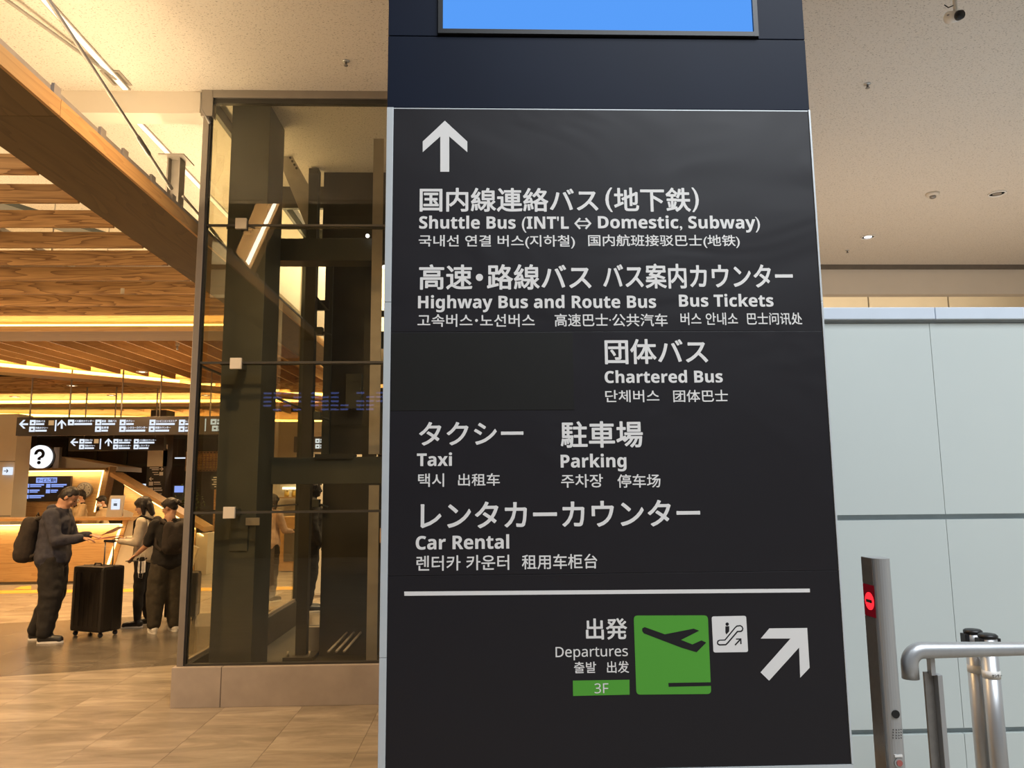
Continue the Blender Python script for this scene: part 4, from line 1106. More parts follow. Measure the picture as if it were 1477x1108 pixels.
hanging('shorter black hanging direction sign below and behind the long one', 99.5, 632, 236, 649.5, 15.84, (119, 162, 222),
    [('A', 'left', 107, 638, 5.5), ('I', 115, 633.5, 6.5, '団体バス', 11), ('I', 114.5, 641.5, 6.5, '予約タクシー', 15), ('O', 136, 633.5, 6), ('L', 144.5, 633, 648), ('A', 'up', 156.5, 638, 5.5),
     ('I', 164, 633.5, 6.5, '高速・路線バス', 18), ('I', 163.5, 641.5, 6.5, '両替カウンター', 18), ('I', 193.5, 633.5, 6.5, 'バス案内カウンター', 24), ('I', 193, 641.5, 6.5, 'レストラン', 15)])
hanging('black hanging direction sign with an up arrow seen through the rear glass of the lift', 424, 630, 475, 652, 14.6, (430, 470),
    [('A', 'up', 433.5, 636, 4.5), ('I', 455, 633, 6, '高速バス', 11), ('I', 455, 641, 6, '駐車場', 9)])

# far pillar with directory
a, b, c_ = AY(214, 648, 17.4), AY(240, 673, 17.4), AY(250, 640, 17.9)
fp = empty('pillar_directory', ((a.x+b.x)/2, 17.4, 0), 'square pillar with a pale top and a black directory panel below', 'pillar')
box('shaft', a.x, c_.x, 17.42, 17.9, 0, 3.5, MT['dark_wall'], fp)
box('pale_cladding', a.x, b.x, 17.38, 17.42, b.z, a.z, MT['cream'], fp)
box('pale_side', b.x, c_.x, 17.38, 17.42, b.z+.0, a.z+.1, MT['plaster'], fp)
box('directory_panel', a.x, b.x, 17.38, 17.42, 0, b.z-.01, MT['board'], fp)
ff = on(fp, 17.37)
for x0, y0, x1, y1 in ((216, 674.5, 229, 675.8), (219, 677, 229, 678.2), (220, 681, 228, 682), (222, 684, 229, 685), (222, 695, 231, 696.5), (222, 698, 232, 699), (222, 703.5, 233, 705), (222, 706.5, 234, 708), (224, 712, 233, 713.2)):
    ff('text_line', x0, y0, x1, y1, MT['white'])
for x0, y0, s in ((230, 681, 5), (215, 695, 5.5), (215, 703.5, 5.5)): ff('icon_tile', x0, y0, x0+s, y0+s, MT['white'])
for (cx, cy, sg) in ((233, 676.5, 1), (218, 691, -1)):
    q = [AY(cx+sg*x, cy+y, 17.36) for x, y in ((3, 0), (.5, -2.6), (-.8, -2.6), (.8, -.6), (-3, -.6), (-3, .6), (.8, .6), (-.8, 2.6), (.5, 2.6))]
    prism_pts('arrow', q, [v+Vector((0, .004, 0)) for v in q], MT['white'], fp)
a, b = AY(205, 698, 18.6), AY(213, 703, 18.6)
ls = empty('lit_notice', a)
box('lit_panel', a.x, b.x, 18.6, 18.66, b.z, a.z, MT['lit_letter'], ls, .004)
box('pole', (a.x+b.x)/2-.02, (a.x+b.x)/2+.02, 18.61, 18.65, 0, b.z, MT['iron2'], ls)
setp(ls, 'small lit white notice left of the directory pillar', 'notice')

# lattice kiosk, shop shelves beyond the lift
a, b = AY(269, 652, 18.2), AY(330, 679, 18.2)
kl = empty('lattice_canopy', ((a.x+b.x)/2, 18.2, b.z), 'wooden lattice canopy of the shop seen beside the lift corner', 'canopy')
for k in range(9): 
    z = b.z+(a.z-b.z)*k/8; box('lattice_bar', a.x, b.x, 18.2, 18.22, z-.01, z+.01, MT['wood_x'], kl)
for k in range(14):
    x = a.x+(b.x-a.x)*k/13; box('lattice_bar', x-.01, x+.01, 18.18, 18.2, b.z, a.z, MT['wood_x'], kl)
box('back_board', a.x+.05, b.x, 18.3, 18.33, b.z+.03, a.z-.03, MT['yellow_jar'], kl)
box('post', a.x, a.x+.09, 18.3, 18.4, 0, a.z, MT['wood_x'], kl)
a, b = AY(252, 660, 19.5), AY(269, 661.5, 19.5)
tl = empty('tube_lamp', a)
box('tube', a.x, b.x, 19.5, 19.55, b.z, a.z, MT['lit_letter'], tl)
for v in (a.x+.05, b.x-.05): box('hanger', v-.006, v+.006, 19.51, 19.52, a.z, 5.1, MT['iron'], tl)
setp(tl, 'thin white tube lamp above the dark shop window', 'lamp')
a, b = AY(250, 700, 19.3), AY(272, 722, 19.3)
kw = empty('shop_window', ((a.x+b.x)/2, 19.3, b.z), 'dim shop window with dark screens behind the pillar', 'window')
box('frame', a.x, b.x, 19.3, 19.36, b.z, a.z, MT['iron2'], kw)
box('screen', a.x+.04, a.x+.25, 19.28, 19.3, b.z+.2, a.z-.02, MT['screen_blue'], kw)
box('sill', a.x, b.x, 19.2, 19.36, b.z-.05, b.z, MT['galv'], kw)
box('lower_panel', a.x, b.x, 19.3, 19.36, 0, b.z-.05, MT['dark_wall'], kw)
a, b = AY(304, 686, 17), AY(319, 706, 17)
ch = empty('chalkboard', ((a.x+b.x)/2, 17, 0), 'small chalkboard sign on a stand seen through the lift glass', 'sign')
box('board', a.x, b.x, 17, 17.03, b.z, a.z, MT['chalk'], ch, .004); 
box('stand', (a.x+b.x)/2-.03, (a.x+b.x)/2+.03, 17.0, 17.05, 0, b.z, MT['wood_x'], ch)
for k in range(5):
    zz_ = b.z+.05+k*.05; ww = (.03, .08, .05, .09, .06)[k]
    box('chalk_line', (a.x+b.x)/2-ww, (a.x+b.x)/2+ww, 16.995, 17, zz_, zz_+.02, MT['white'], ch)
a, b = AY(385, 690, 17.0), AY(475, 845, 17.0)
sh = empty('shop_counter', ((a.x+b.x)/2, 17, 0), 'wooden shop counter with a glowing back shelf seen through the lift', 'counter')
box('back_panel', a.x-.3, b.x+.8, 18.4, 18.5, 0, 3.3, MT['cream'], sh)
q = AY(400, 706, 18.2); box('led_strip', a.x, b.x, 18.3, 18.33, q.z, q.z+.05, MT['led_pale'], sh)
q = AY(400, 717, 18.1); box('shelf', a.x, b.x, 18.0, 18.35, q.z-.03, q.z, MT['wood_pale'], sh)
q = AY(400, 746, 16.2); box('cabinet', AY(404, 746, 16.2).x, b.x-.2, 16.2, 16.8, .02, q.z, MT['wood_pale'], sh, .01)
box('cabinet_shade', AY(411, 746, 16.2).x, AY(430, 746, 16.2).x, 16.18, 16.2, q.z-.9, q.z-.25, MT['groove'], sh)  # dark plate on the front stands for the shaded inside
spot('shop_light', (-5.0, 16.2, 3.4), 160, (1, .78, .5), 130, .8)
q = AY(400, 717, 18.1)
for k in range(5):
    x = a.x+.15+k*.17
    j = empty('glass_jar', (x, 18.12, q.z+.002), ('leftmost', 'second', 'middle', 'fourth', 'rightmost')[k]+' amber jar in the row on the back shelf of the shop', 'jar', 'amber jars on the shop shelf')
    lathe('jar', (x, 18.12, q.z+.002), [(.05, 0), (.06, .04), (.05, .14)], MT['yellow_jar'], j, 12); lathe('lid', (x, 18.12, q.z+.002), [(.05, .14), (.045, .17)], MT['white'], j, 12)
a, b = AY(453, 700, 12.5), AY(470, 850, 12.5)
ps = empty('standing_poster_panel', ((a.x+b.x)/2, 12.5, 0), 'tall pale upright panel with faint marks seen through the lift gap', 'panel')
box('panel', a.x, b.x, 12.5, 12.56, .04, a.z, MT['paper'], ps, .004); box('foot', a.x-.05, b.x+.05, 12.35, 12.7, 0, .04, MT['galv'], ps)
for k in range(4):
    q = AY(457, 742+k*8, 12.49); box('mark', q.x, q.x+.1, 12.495, 12.5, q.z, q.z+.02, MT['groove'], ps)
a, b = AY(448, 685, 13.5), AY(462, 695, 13.5)
lb = empty('light_box', a)
box('lit_panel', a.x, b.x+.1, 13.5, 13.6, b.z, a.z, MT['led_pale'], lb, .005)
box('pole', b.x-.02, b.x+.02, 13.52, 13.56, 0, b.z, MT['iron2'], lb)
setp(lb, 'small glowing light box above the dark figure behind the lift', 'lamp')
for k in range(40):
    pass
# leafy plant in the shop
pv = AY(276, 725, 17.6)
pl = empty('potted_plant', (pv.x, 17.6, 0), 'bushy potted plant by the shop behind the bun-haired woman', 'plant')
bm = bmesh.new()
for k in range(160):
    c0 = Vector((pv.x+random.gauss(0, .14), 17.6+random.gauss(0, .12), pv.z+random.gauss(0, .16)))
    d = Vector((random.uniform(-1, 1), random.uniform(-1, 1), random.uniform(-.3, 1))).normalized()*.09; s = d.cross(Vector((0, .3, 1))).normalized()*.022
    bm.faces.new([bm.verts.new(c0), bm.verts.new(c0+d*.5+s), bm.verts.new(c0+d), bm.verts.new(c0+d*.5-s)])
o = mesh_obj('foliage', bm, MT['leaf'], pl); o['kind'] = 'stuff'
lathe('pot', (pv.x, 17.6, 0), [(.14, 0), (.2, .5), (.21, .55)], MT['plaster'], pl)
tube('stem', [(pv.x, 17.6, .5), (pv.x+.02, 17.6, pv.z)], .02, MT['wood_x'], pl, 8)

# departure board on the wall behind the camera, mirrored in the lift glass
db = empty('flight_board', (-4.4, -6.9, 3.4), 'wide flight information board on the dark wall facing the lift', 'display')
box('casing', -6.3, -1.9, -6.98, -6.86, 3.3, 4.5, MT['board'], db, .01)
for cx0 in (-5.7, -4.5, -3.35):
    for k in range(5):
        for s in range(4):
            z = 4.10-k*.105
            if random.random() < .25: continue
            x = cx0+s*.25
            box('text_line', x, x+.2, -6.862, -6.855, z, z+.045, MT['board_blue'], db)
# wooden lit box hanging in the tall hall, also mirrored in the glass
def mir(x, y, Ym): v = AY(x, y, 2*EY-Ym); return Vector((v.x, Ym, v.z))
hl = empty('hanging_wood_light', mir(378, 335, -2.5), 'wooden box light hanging in the tall hall, mirrored in the lift glass', 'lamp')
q = [mir(x, y, -2.5) for x, y in ((372, 286), (407, 286), (361, 390), (340, 364))]
prism_pts('wood_box', q, [v-Vector((0, .3, 0)) for v in q], MT['wood_pale'], hl)
q = [mir(x, y, -2.49) for x, y in ((397, 288), (402, 288), (359, 383), (355, 378))]
prism_pts('led_tube', [v+Vector((0, .03, 0)) for v in q], q, MT['bright_tube'], hl)
lq = mir(375, 335, -2.5)
area('box_fill', (lq.x, -1.3, lq.z), (2, 2), 260, (1, .75, .45), (rad(-90), 0, 0))  # extra light added to brighten the box for its reflection, not its own spill
tube('hanger', [mir(395, 287, -2.6), mir(395, 287, -2.6)+Vector((0, 0, 3))], .015, MT['iron'], hl, 6)

# ================================================================== PEOPLE
def pm_caps(bm, a, b, ra, rb, seg=12, squash=None):
    """Tapered capsule from a to b; squash = (axis vector, factor) flattens its section."""
    a, b = Vector(a), Vector(b); t = (b-a); L = t.length; t.normalize()
    ref = Vector((0, 0, 1)) if abs(t.z) < .8 else Vector((1, 0, 0))
    u = t.cross(ref).normalized(); v = t.cross(u)
    prof = []
    for k in range(5):
        an = math.pi/2*k/4.; prof.append((a-t*ra*math.cos(an), ra*math.sin(an)+1e-4))
    for k in range(5):
        an = math.pi/2*k/4.; prof.append((b+t*rb*math.sin(an), rb*math.cos(an)+1e-4))
    rings = []
    for c, r in prof:
        ring = []
        for k in range(seg):
            an = 2*math.pi*k/seg; d = (u*math.cos(an)+v*math.sin(an))*r
            if squash:
                ax = Vector(squash[0]); d -= ax*(d.dot(ax))*(1-squash[1])
            ring.append(bm.verts.new(c+d))
        rings.append(ring)
    for p, q in zip(rings, rings[1:]):
        for k in range(seg): bm.faces.new((p[k], p[(k+1) % seg], q[(k+1) % seg], q[k]))
    bm.faces.new(rings[0][::-1]); bm.faces.new(rings[-1])
def pm_ell(bm, c, r, rot=None):
    M_ = Matrix.Translation(c) @ (rot.to_4x4() if rot else Matrix.Identity(4)) @ Matrix.Diagonal((*r, 1))
    bmesh.ops.create_uvsphere(bm, u_segments=16, v_segments=10, radius=1, matrix=M_)
def remeshed(name, bm, m, parent, voxel=.012, smooth=4, wrinkle=0, freq=12, seed=0):
    bmesh.ops.recalc_face_normals(bm, faces=bm.faces)
    me = bpy.data.meshes.new('t'); bm.to_mesh(me); bm.free()
    o = bpy.data.objects.new('t', me); link(o)
    r = o.modifiers.new('r', 'REMESH'); r.mode = 'VOXEL'; r.voxel_size = voxel
    s = o.modifiers.new('s', 'SMOOTH'); s.iterations = smooth; s.factor = .5
    bpy.context.view_layer.update()
    out = bpy.data.meshes.new_from_object(o.evaluated_get(_dg()))
    bpy.data.objects.remove(o); bpy.data.meshes.remove(me)
    if wrinkle:
        ns = [v.normal.copy() for v in out.vertices]
        for v, nn in zip(out.vertices, ns):
            p = v.co*freq+Vector((seed, seed*2.3, 0))
            k = noise.noise(Vector((p.x, p.y, p.z*1.7)))+.5*noise.noise(p*2.1)
            v.co += nn*k*wrinkle
    out.name = name; out.materials.clear(); out.materials.append(m)
    for p in out.polygons: p.use_smooth = True
    ob = bpy.data.objects.new(name, out); link(ob); ob.parent = parent
    return ob
def mirror_y(p): return (p[0], -p[1], p[2])

def person(label, loc, heading, h, skin, hair, top, trousers, shoe, J=None, female=False, voxel=.009, sleeve='long', baggy=1., hair_style='short', mask=None, collar=None, group=None, seed=1, hands=True, bulk=1.):
    """Local frame: +X is the way the person faces, +Y their left. J overrides joints, all in metres for a 1.70 m body."""
    e = empty('person', loc, label, 'person', group, None, heading)
    k = h/1.70
    D = dict(pel=(0, 0, .93), wai=(0, 0, 1.10), che=(.01, 0, 1.28), nb=(.0, 0, 1.43), hd=(.03, 0, 1.585),
             shL=(0, .175, 1.385), elL=(.0, .225, 1.10), wrL=(.10, .22, .88), haL=(.13, .21, .80),
             shR=(0, -.175, 1.385), elR=(.0, -.225, 1.10), wrR=(.10, -.22, .88), haR=(.13, -.21, .80),
             hiL=(0, .085, .90), knL=(.02, .10, .50), anL=(-.02, .11, .09), hiR=(0, -.085, .90), knR=(.02, -.10, .50), anR=(-.02, -.11, .09),
             pitch=0., yaw=0., toeL=0., toeR=0.)
    D.update(J or {})
    P = {n: (Vector(v)*k if isinstance(v, tuple) else v) for n, v in D.items()}
    hw = .92 if female else 1.
    s = k*bulk
    Rh = Matrix.Rotation(P['yaw'], 3, 'Z') @ Matrix.Rotation(P['pitch'], 3, 'Y')
    hd = P['hd']
    def H(x, y, z): return hd+Rh @ (Vector((x, y, z))*k)
    # ---- body: one continuous surface
    bm = bmesh.new()
    pm_ell(bm, H(-.010, 0, .022), (.092*k, .074*k, .095*k), Rh)
    pm_ell(bm, H(.030, 0, -.035), (.055*k, .056*k, .075*k), Rh)
    pm_ell(bm, H(.062, 0, -.085), (.022*k, .026*k, .02*k), Rh)
    pm_caps(bm, H(.084, 0, .005), H(.098, 0, -.030), .009*k, .015*k, 8)
    for sy in (1, -1):
        pm_ell(bm, H(-.008, sy*.075, -.012), (.020*k, .009*k, .032*k), Rh)
        pm_ell(bm, H(.058, sy*.036, -.03), (.022*k, .02*k, .022*k), Rh)
    pm_caps(bm, H(-.03, 0, -.06), P['nb'], .052*k*hw, .058*k*hw)
    pm_caps(bm, P['nb'], P['che'], .07*s, .11*s)
    pm_caps(bm, P['che'], P['wai'], .105*s, .095*s); pm_caps(bm, P['wai'], P['pel'], .095*s, .11*s)
    for sd, y in (('L', 1), ('R', -1)):
        sh, el, wr, ha = P['sh'+sd], P['el'+sd], P['wr'+sd], P['ha'+sd]
        pm_caps(bm, P['nb']-Vector((0, 0, .05*k)), sh, .055*k, .048*k)
        pm_caps(bm, sh, el, .046*s*hw, .036*s*hw); pm_caps(bm, el, wr, .037*s*hw, .025*k)
        d = (ha-wr).normalized()
        up = Vector((0, 0, 1)) if abs(d.z) < .7 else Vector((1, 0, 0))
        side = d.cross(up).normalized(); nrm = side.cross(d).normalized()
        pm_caps(bm, wr, wr+d*.075*k, .022*k, .030*k, 10, (nrm, .5))
        if hands:
            base = wr+d*.085*k
            for i, (off, L1, bend) in enumerate(((-.028, .062, .3), (-.009, .072, .4), (.010, .068, .45), (.027, .052, .5))):
                b0 = base+side*off*k; b1 = b0+(d-nrm*bend*.6).normalized()*L1*.5*k; b2 = b1+(d-nrm*bend*1.8).normalized()*L1*.5*k
                pm_caps(bm, b0-d*.02*k, b1, .0095*k, .0088*k, 8); pm_caps(bm, b1, b2, .0088*k, .0078*k, 8)
            t0 = wr+d*.03*k-side*.022*k*y; t1 = t0+(d*.6-side*.8*y-nrm*.3).normalized()*.035*k; t2 = t1+(d-side*.25*y-nrm*.4).normalized()*.03*k
            pm_caps(bm, t0, t1, .013*k, .0105*k, 8); pm_caps(bm, t1, t2, .0105*k, .009*k, 8)
        hi, kn, an = P['hi'+sd], P['kn'+sd], P['an'+sd]
        pm_caps(bm, hi, kn, .080*s, .052*s); pm_caps(bm, kn, an, .052*s, .036*k)
        ft = Vector((math.cos(P['toe'+sd]), math.sin(P['toe'+sd]), 0))
        pm_caps(bm, an-Vector((0, 0, .03*k)), an+ft*.12*k-Vector((0, 0, .055*k)), .035*k, .026*k)
    body = remeshed('body', bm, skin, e, voxel*.85, 3)
    # ---- face
    for sy in (1, -1):
        bm = bmesh.new(); pm_ell(bm, H(.079, sy*.030, .0), (.008*k, .013*k, .006*k), Rh); local(mesh_obj('eye', bm, MT['black'], None, True), e)
        bm = bmesh.new(); pm_ell(bm, H(.083, sy*.031, .022), (.006*k, .019*k, .004*k), Rh); local(mesh_obj('eyebrow', bm, MT['hair'], None, True), e)
    if mask:
        bm = bmesh.new(); pm_ell(bm, H(.050, 0, -.055), (.062*k, .066*k, .052*k), Rh); pm_ell(bm, H(.085, 0, -.04), (.028*k, .035*k, .035*k), Rh)
        remeshed('face_mask', bm, mask, e, .008, 3)
    else:
        bm = bmesh.new(); pm_ell(bm, H(.084, 0, -.062), (.008*k, .021*k, .007*k), Rh); local(mesh_obj('mouth', bm, MT['lip'], None, True), e)
    # ---- hair
    bm = bmesh.new()
    if hair_style == 'balding':
        pm_ell(bm, H(-.034, 0, .010), (.080*k, .083*k, .084*k), Rh)
        pm_ell(bm, H(-.014, 0, .046), (.088*k, .074*k, .074*k), Rh)
        for sy in (1, -1): pm_caps(bm, H(.01, sy*.068, .03), H(-.02, sy*.07, -.015), .016*k, .012*k, 8)
        pm_caps(bm, H(-.06, 0, -.02), H(-.07, 0, -.05), .05*k, .035*k, 10)
    elif hair_style == 'short':
        pm_ell(bm, H(-.020, 0, .042), (.098*k, .087*k, .088*k), Rh); pm_ell(bm, H(.045, 0, .075), (.045*k, .068*k, .03*k), Rh)
        pm_caps(bm, H(-.06, 0, -.01), H(-.06, 0, -.05), .055*k, .045*k, 10)
        for sy in (1, -1): pm_caps(bm, H(.02, sy*.068, .045), H(.012, sy*.070, .0), .018*k, .010*k, 8)
    elif hair_style == 'bob':
        pm_ell(bm, H(-.012, 0, .040), (.108*k, .096*k, .092*k), Rh)
        pm_ell(bm, H(.072, 0, .052), (.030*k, .072*k, .040*k), Rh)
        for sy in (1, -1): pm_caps(bm, H(-.005, sy*.078, .01), H(.005, sy*.080, -.11), .035*k, .022*k, 10)
        for yy_ in (-.05, 0, .05): pm_caps(bm, H(-.075, yy_, 0), H(-.085, yy_, -.13), .045*k, .034*k, 10)
    elif hair_style == 'bun':
        pm_ell(bm, H(-.020, 0, .040), (.102*k, .088*k, .088*k), Rh); pm_ell(bm, H(.050, 0, .068), (.045*k, .070*k, .035*k), Rh)
        pm_ell(bm, H(-.060, 0, -.012), (.05*k, .062*k, .05*k), Rh)
        for sy in (1, -1): pm_caps(bm, H(.02, sy*.066, .045), H(.0, sy*.070, .01), .022*k, .012*k, 8)
    hairo = remeshed('hair', bm, hair, e, .009, 2, .0022, 30, seed)
    if hair_style == 'bun':
        bm = bmesh.new(); pm_ell(bm, H(-.122, 0, .035), (.036*k, .036*k, .036*k), Rh)
        remeshed('hair_bun', bm, hair, e, .009, 2, .002, 40, seed)
    # ---- top
    bm = bmesh.new(); c = 1.10*bulk
    pm_caps(bm, P['nb']-Vector((0, 0, .03*k)), P['che'], .078*s, .128*s)
    pm_caps(bm, P['che']+Vector((0, .05*k, 0)), P['wai']+Vector((0, .04*k, 0)), .112*s*c*hw, .108*s*c*hw, 14)
    pm_caps(bm, P['che']-Vector((0, .05*k, 0)), P['wai']-Vector((0, .04*k, 0)), .112*s*c*hw, .108*s*c*hw, 14)
    lo = P['pel']-Vector((0, 0, .02*k))
    pm_caps(bm, P['wai']+Vector((0, .04*k, 0)), lo+Vector((0, .05*k, 0)), .108*s*c, .124*s*c, 14)
    pm_caps(bm, P['wai']-Vector((0, .04*k, 0)), lo-Vector((0, .05*k, 0)), .108*s*c, .124*s*c, 14)
    for sd in 'LR':
        sh, el, wr = P['sh'+sd], P['el'+sd], P['wr'+sd]
        pm_caps(bm, P['nb']-Vector((0, 0, .07*k)), sh, .078*s*hw, .072*s*hw)
        if sleeve == 'long':
            pm_caps(bm, sh, el, .072*s*hw, .058*s*hw); pm_caps(bm, el, wr.lerp(el, .08), .058*s*hw, .044*s*hw)
        else:
            pm_caps(bm, sh, sh.lerp(el, .85), .072*s*hw, .066*s*hw)
    if collar == 'hood':
        pm_caps(bm, P['nb']+Vector((-.07*k, .06*k, .0)), P['nb']+Vector((-.07*k, -.06*k, .0)), .055*k, .055*k)
        pm_ell(bm, P['nb']+Vector((-.085*k, 0, -.03*k)), (.06*k, .11*k, .06*k))
    elif collar == 'high':
        pm_caps(bm, P['nb']+Vector((-.02*k, 0, -.02*k)), P['nb']+Vector((.0, 0, .035*k)), .085*k, .075*k)
    elif collar == 'loose':
        pm_ell(bm, P['nb']+Vector((.02*k, 0, -.01*k)), (.10*k, .12*k, .045*k))
    remeshed('jacket' if sleeve == 'long' else 'shirt', bm, top, e, .013, 3, .009*k, 9, seed)
    # ---- trousers
    if trousers:
        bm = bmesh.new()
        pm_caps(bm, P['pel']+Vector((0, .045*k, .05*k)), P['pel']+Vector((0, .045*k, -.05*k)), .108*s, .115*s, 14)
        pm_caps(bm, P['pel']+Vector((0, -.045*k, .05*k)), P['pel']+Vector((0, -.045*k, -.05*k)), .108*s, .115*s, 14)
        for sd in 'LR':
            hi, kn, an = P['hi'+sd], P['kn'+sd], P['an'+sd]
            pm_caps(bm, hi, kn, .100*s*(1+(baggy-1)*.28), .070*s*baggy, 14); pm_caps(bm, kn, an+Vector((0, 0, .025*k)), .070*s*baggy, .052*k*baggy, 14)
        remeshed('trousers', bm, trousers, e, .013, 3, .011*k, 8, seed+5)
    for sd in 'LR':
        an = P['an'+sd]; ft = Vector((math.cos(P['toe'+sd]), math.sin(P['toe'+sd]), 0)); g_ = Vector((an.x, an.y, 0))
        bm = bmesh.new()
        pm_caps(bm, g_-ft*.03*k+Vector((0, 0, .055*k)), g_+ft*.15*k+Vector((0, 0, .042*k)), .045*k, .036*k, 12)
        pm_caps(bm, g_-ft*.03*k+Vector((0, 0, .030*k)), g_+ft*.15*k+Vector((0, 0, .028*k)), .04*k, .04*k, 12, (Vector((0, 0, 1)), .6))
        pm_caps(bm, g_-ft*.01*k+Vector((0, 0, .09*k)), g_-ft*.01*k+Vector((0, 0, .05*k)), .045*k, .045*k, 10)
        so = remeshed('shoe', bm, shoe, e, .009, 2)
        bm = bmesh.new()
        n_ = 24; sdv = Vector((-ft.y, ft.x, 0)); ring = []
        for i in range(n_):
            a_ = 2*math.pi*i/n_; ring.append(g_+ft*(.06*k+.135*k*math.cos(a_))+sdv*.045*k*math.sin(a_)*(1 if math.cos(a_) < .7 else .95))
        va = [bm.verts.new(p+Vector((0, 0, .001))) for p in ring]; vb = [bm.verts.new(p+Vector((0, 0, .022*k))) for p in ring]
        bm.faces.new(va[::-1]); bm.faces.new(vb)
        for i in range(n_): bm.faces.new((va[i], va[(i+1) % n_], vb[(i+1) % n_], vb[i]))
        o = mesh_obj('shoe_sole', bm, MT['white'] if shoe is not MT['black_cloth'] or label.startswith('man') else MT['white_cloth']); o.parent = so
    return e, P, H
def to_world(e, p): return Matrix.Translation(e.location) @ Matrix.Rotation(e.rotation_euler.z, 4, 'Z') @ Vector(p)

# man in the dark jacket, head bowed over his hand
man, MP, MH = person('man in a dark hooded jacket and baggy black trousers, head bowed over his hand', (-4.98, 9.07, 0), rad(8), 1.76, MT['skin'], MT['hair'], MT['navy_cloth'], MT['black_cloth'], MT['black'],
    dict(nb=(.05, 0, 1.42), hd=(.13, 0, 1.55), che=(.02, 0, 1.27), pitch=rad(38), yaw=rad(4),
         shR=(.02, -.185, 1.36), elR=(.11, -.235, 1.08), wrR=(.33, -.16, 1.11), haR=(.42, -.12, 1.09),
         shL=(.03, .175, 1.36), elL=(.12, .22, 1.08), wrL=(.32, .12, 1.12), haL=(.40, .07, 1.12),
         knR=(.05, -.10, .50), anR=(.02, -.12, .09), knL=(.0, .10, .5), anL=(-.16, .11, .09), hiR=(.01, -.08, .9)),
    baggy=1.6, hair_style='balding', collar='hood', bulk=1.12, seed=3)
def backpack(label, owner, c, size, m, strap=True, seed=0, P=None, lean=0):
    """Soft backpack on the owner's back: c is its centre in the owner's frame."""
    e = empty('backpack', to_world(owner, (c[0], c[1], c[2]-size[2]/2)), label, 'backpack', None, None, owner.rotation_euler.z)
    sx_, sy_, sz_ = size
    Rl = Matrix.Rotation(lean, 3, 'Y')
    def L_(x, y, z): return Vector((0, 0, sz_/2))+Rl @ Vector((x, y, z))
    bm = bmesh.new()
    for yy_ in (-1, 1):
        pm_caps(bm, L_(0, yy_*sy_*.22, sz_*.28), L_(-.01, yy_*sy_*.26, -sz_*.32), sx_*.42, sx_*.5, 14)
    pm_ell(bm, L_(-.01, 0, -.03), (sx_*.52, sy_*.5, sz_*.46), Rl)
    remeshed('pack_body', bm, m, e, .013, 3, .007, 9, seed)
    bm = bmesh.new(); pm_ell(bm, L_(-sx_*.42, 0, -sz_*.14), (sx_*.22, sy_*.38, sz_*.26), Rl)
    remeshed('front_pocket', bm, m, e, .012, 3, .004, 10, seed+1)
    tube('top_handle', [L_(.03, -.03, sz_*.46), L_(.03, 0, sz_*.53), L_(.03, .03, sz_*.46)], .007, m).parent = e
    for sy in (1, -1):
        bm = bmesh.new()
        pts = [(sx_*.30, sy*.10, sz_*.40), (sx_*.75, sy*.115, sz_*.50), (sx_*1.25, sy*.125, sz_*.36), (sx_*1.38, sy*.145, sz_*.05), (sx_*.9, sy*.165, -sz_*.25), (sx_*.3, sy*.13, -sz_*.38)]
        for a_, b_ in zip(pts, pts[1:]): pm_caps(bm, L_(*a_), L_(*b_), .022, .022, 8)
        remeshed('shoulder_strap', bm, m, e, .011, 3)
    return e
backpack('large dark backpack worn by the man with the bowed head', man, (-.245, 0, 1.15), (.22, .36, .54), MT['brown_cloth'], seed=2, lean=rad(6))
# the phone-sized dark thing is not shown; his hand is open

w1p = AZ(209, 906, 0)
w1, W1P, W1H = person('woman with a dark bob and an off-white jacket, looking down at papers', (-4.33, 9.95, 0), rad(188), 1.60, MT['skin_pale'], MT['hair'], MT['white_cloth'], MT['black_cloth'], MT['black'],
    dict(hd=(.05, 0, 1.575), pitch=rad(14), yaw=rad(8),
         shL=(.02, .165, 1.37), elL=(.05, .21, 1.10), wrL=(.28, .16, 1.12), haL=(.37, .12, 1.13),
         shR=(.02, -.165, 1.37), elR=(.07, -.20, 1.11), wrR=(.28, -.08, 1.14), haR=(.37, -.06, 1.15),
         anL=(.02, .09, .09), anR=(-.06, -.09, .09)),
    female=True, hair_style='bob', collar='high', bulk=1.0, seed=11)
w2, W2P, W2H = person('woman with her hair in a bun, in a black shirt and wide olive trousers', (-3.86, 9.52, 0), rad(128), 1.585, MT['skin'], MT['hair'], MT['black_cloth'], MT['olive_cloth'], MT['white'],
    dict(hd=(.045, 0, 1.575), pitch=rad(16), yaw=rad(42),
         shL=(.02, .175, 1.36), elL=(.06, .25, 1.10), wrL=(.20, .33, .98), haL=(.26, .37, .93),
         shR=(.02, -.175, 1.36), elR=(.06, -.22, 1.10), wrR=(.26, -.12, 1.02), haR=(.33, -.08, 1.0),
         anL=(.0, .13, .09), anR=(.0, -.12, .09), knL=(.02, .12, .5), knR=(.02, -.11, .5)),
    female=True, hair_style='bun', sleeve='short', baggy=1.6, bulk=1.08, seed=21)
backpack('soft black backpack worn by the woman with the bun', w2, (-.215, 0, 1.13), (.16, .28, .40), MT['brown_cloth'], seed=8, lean=rad(5))
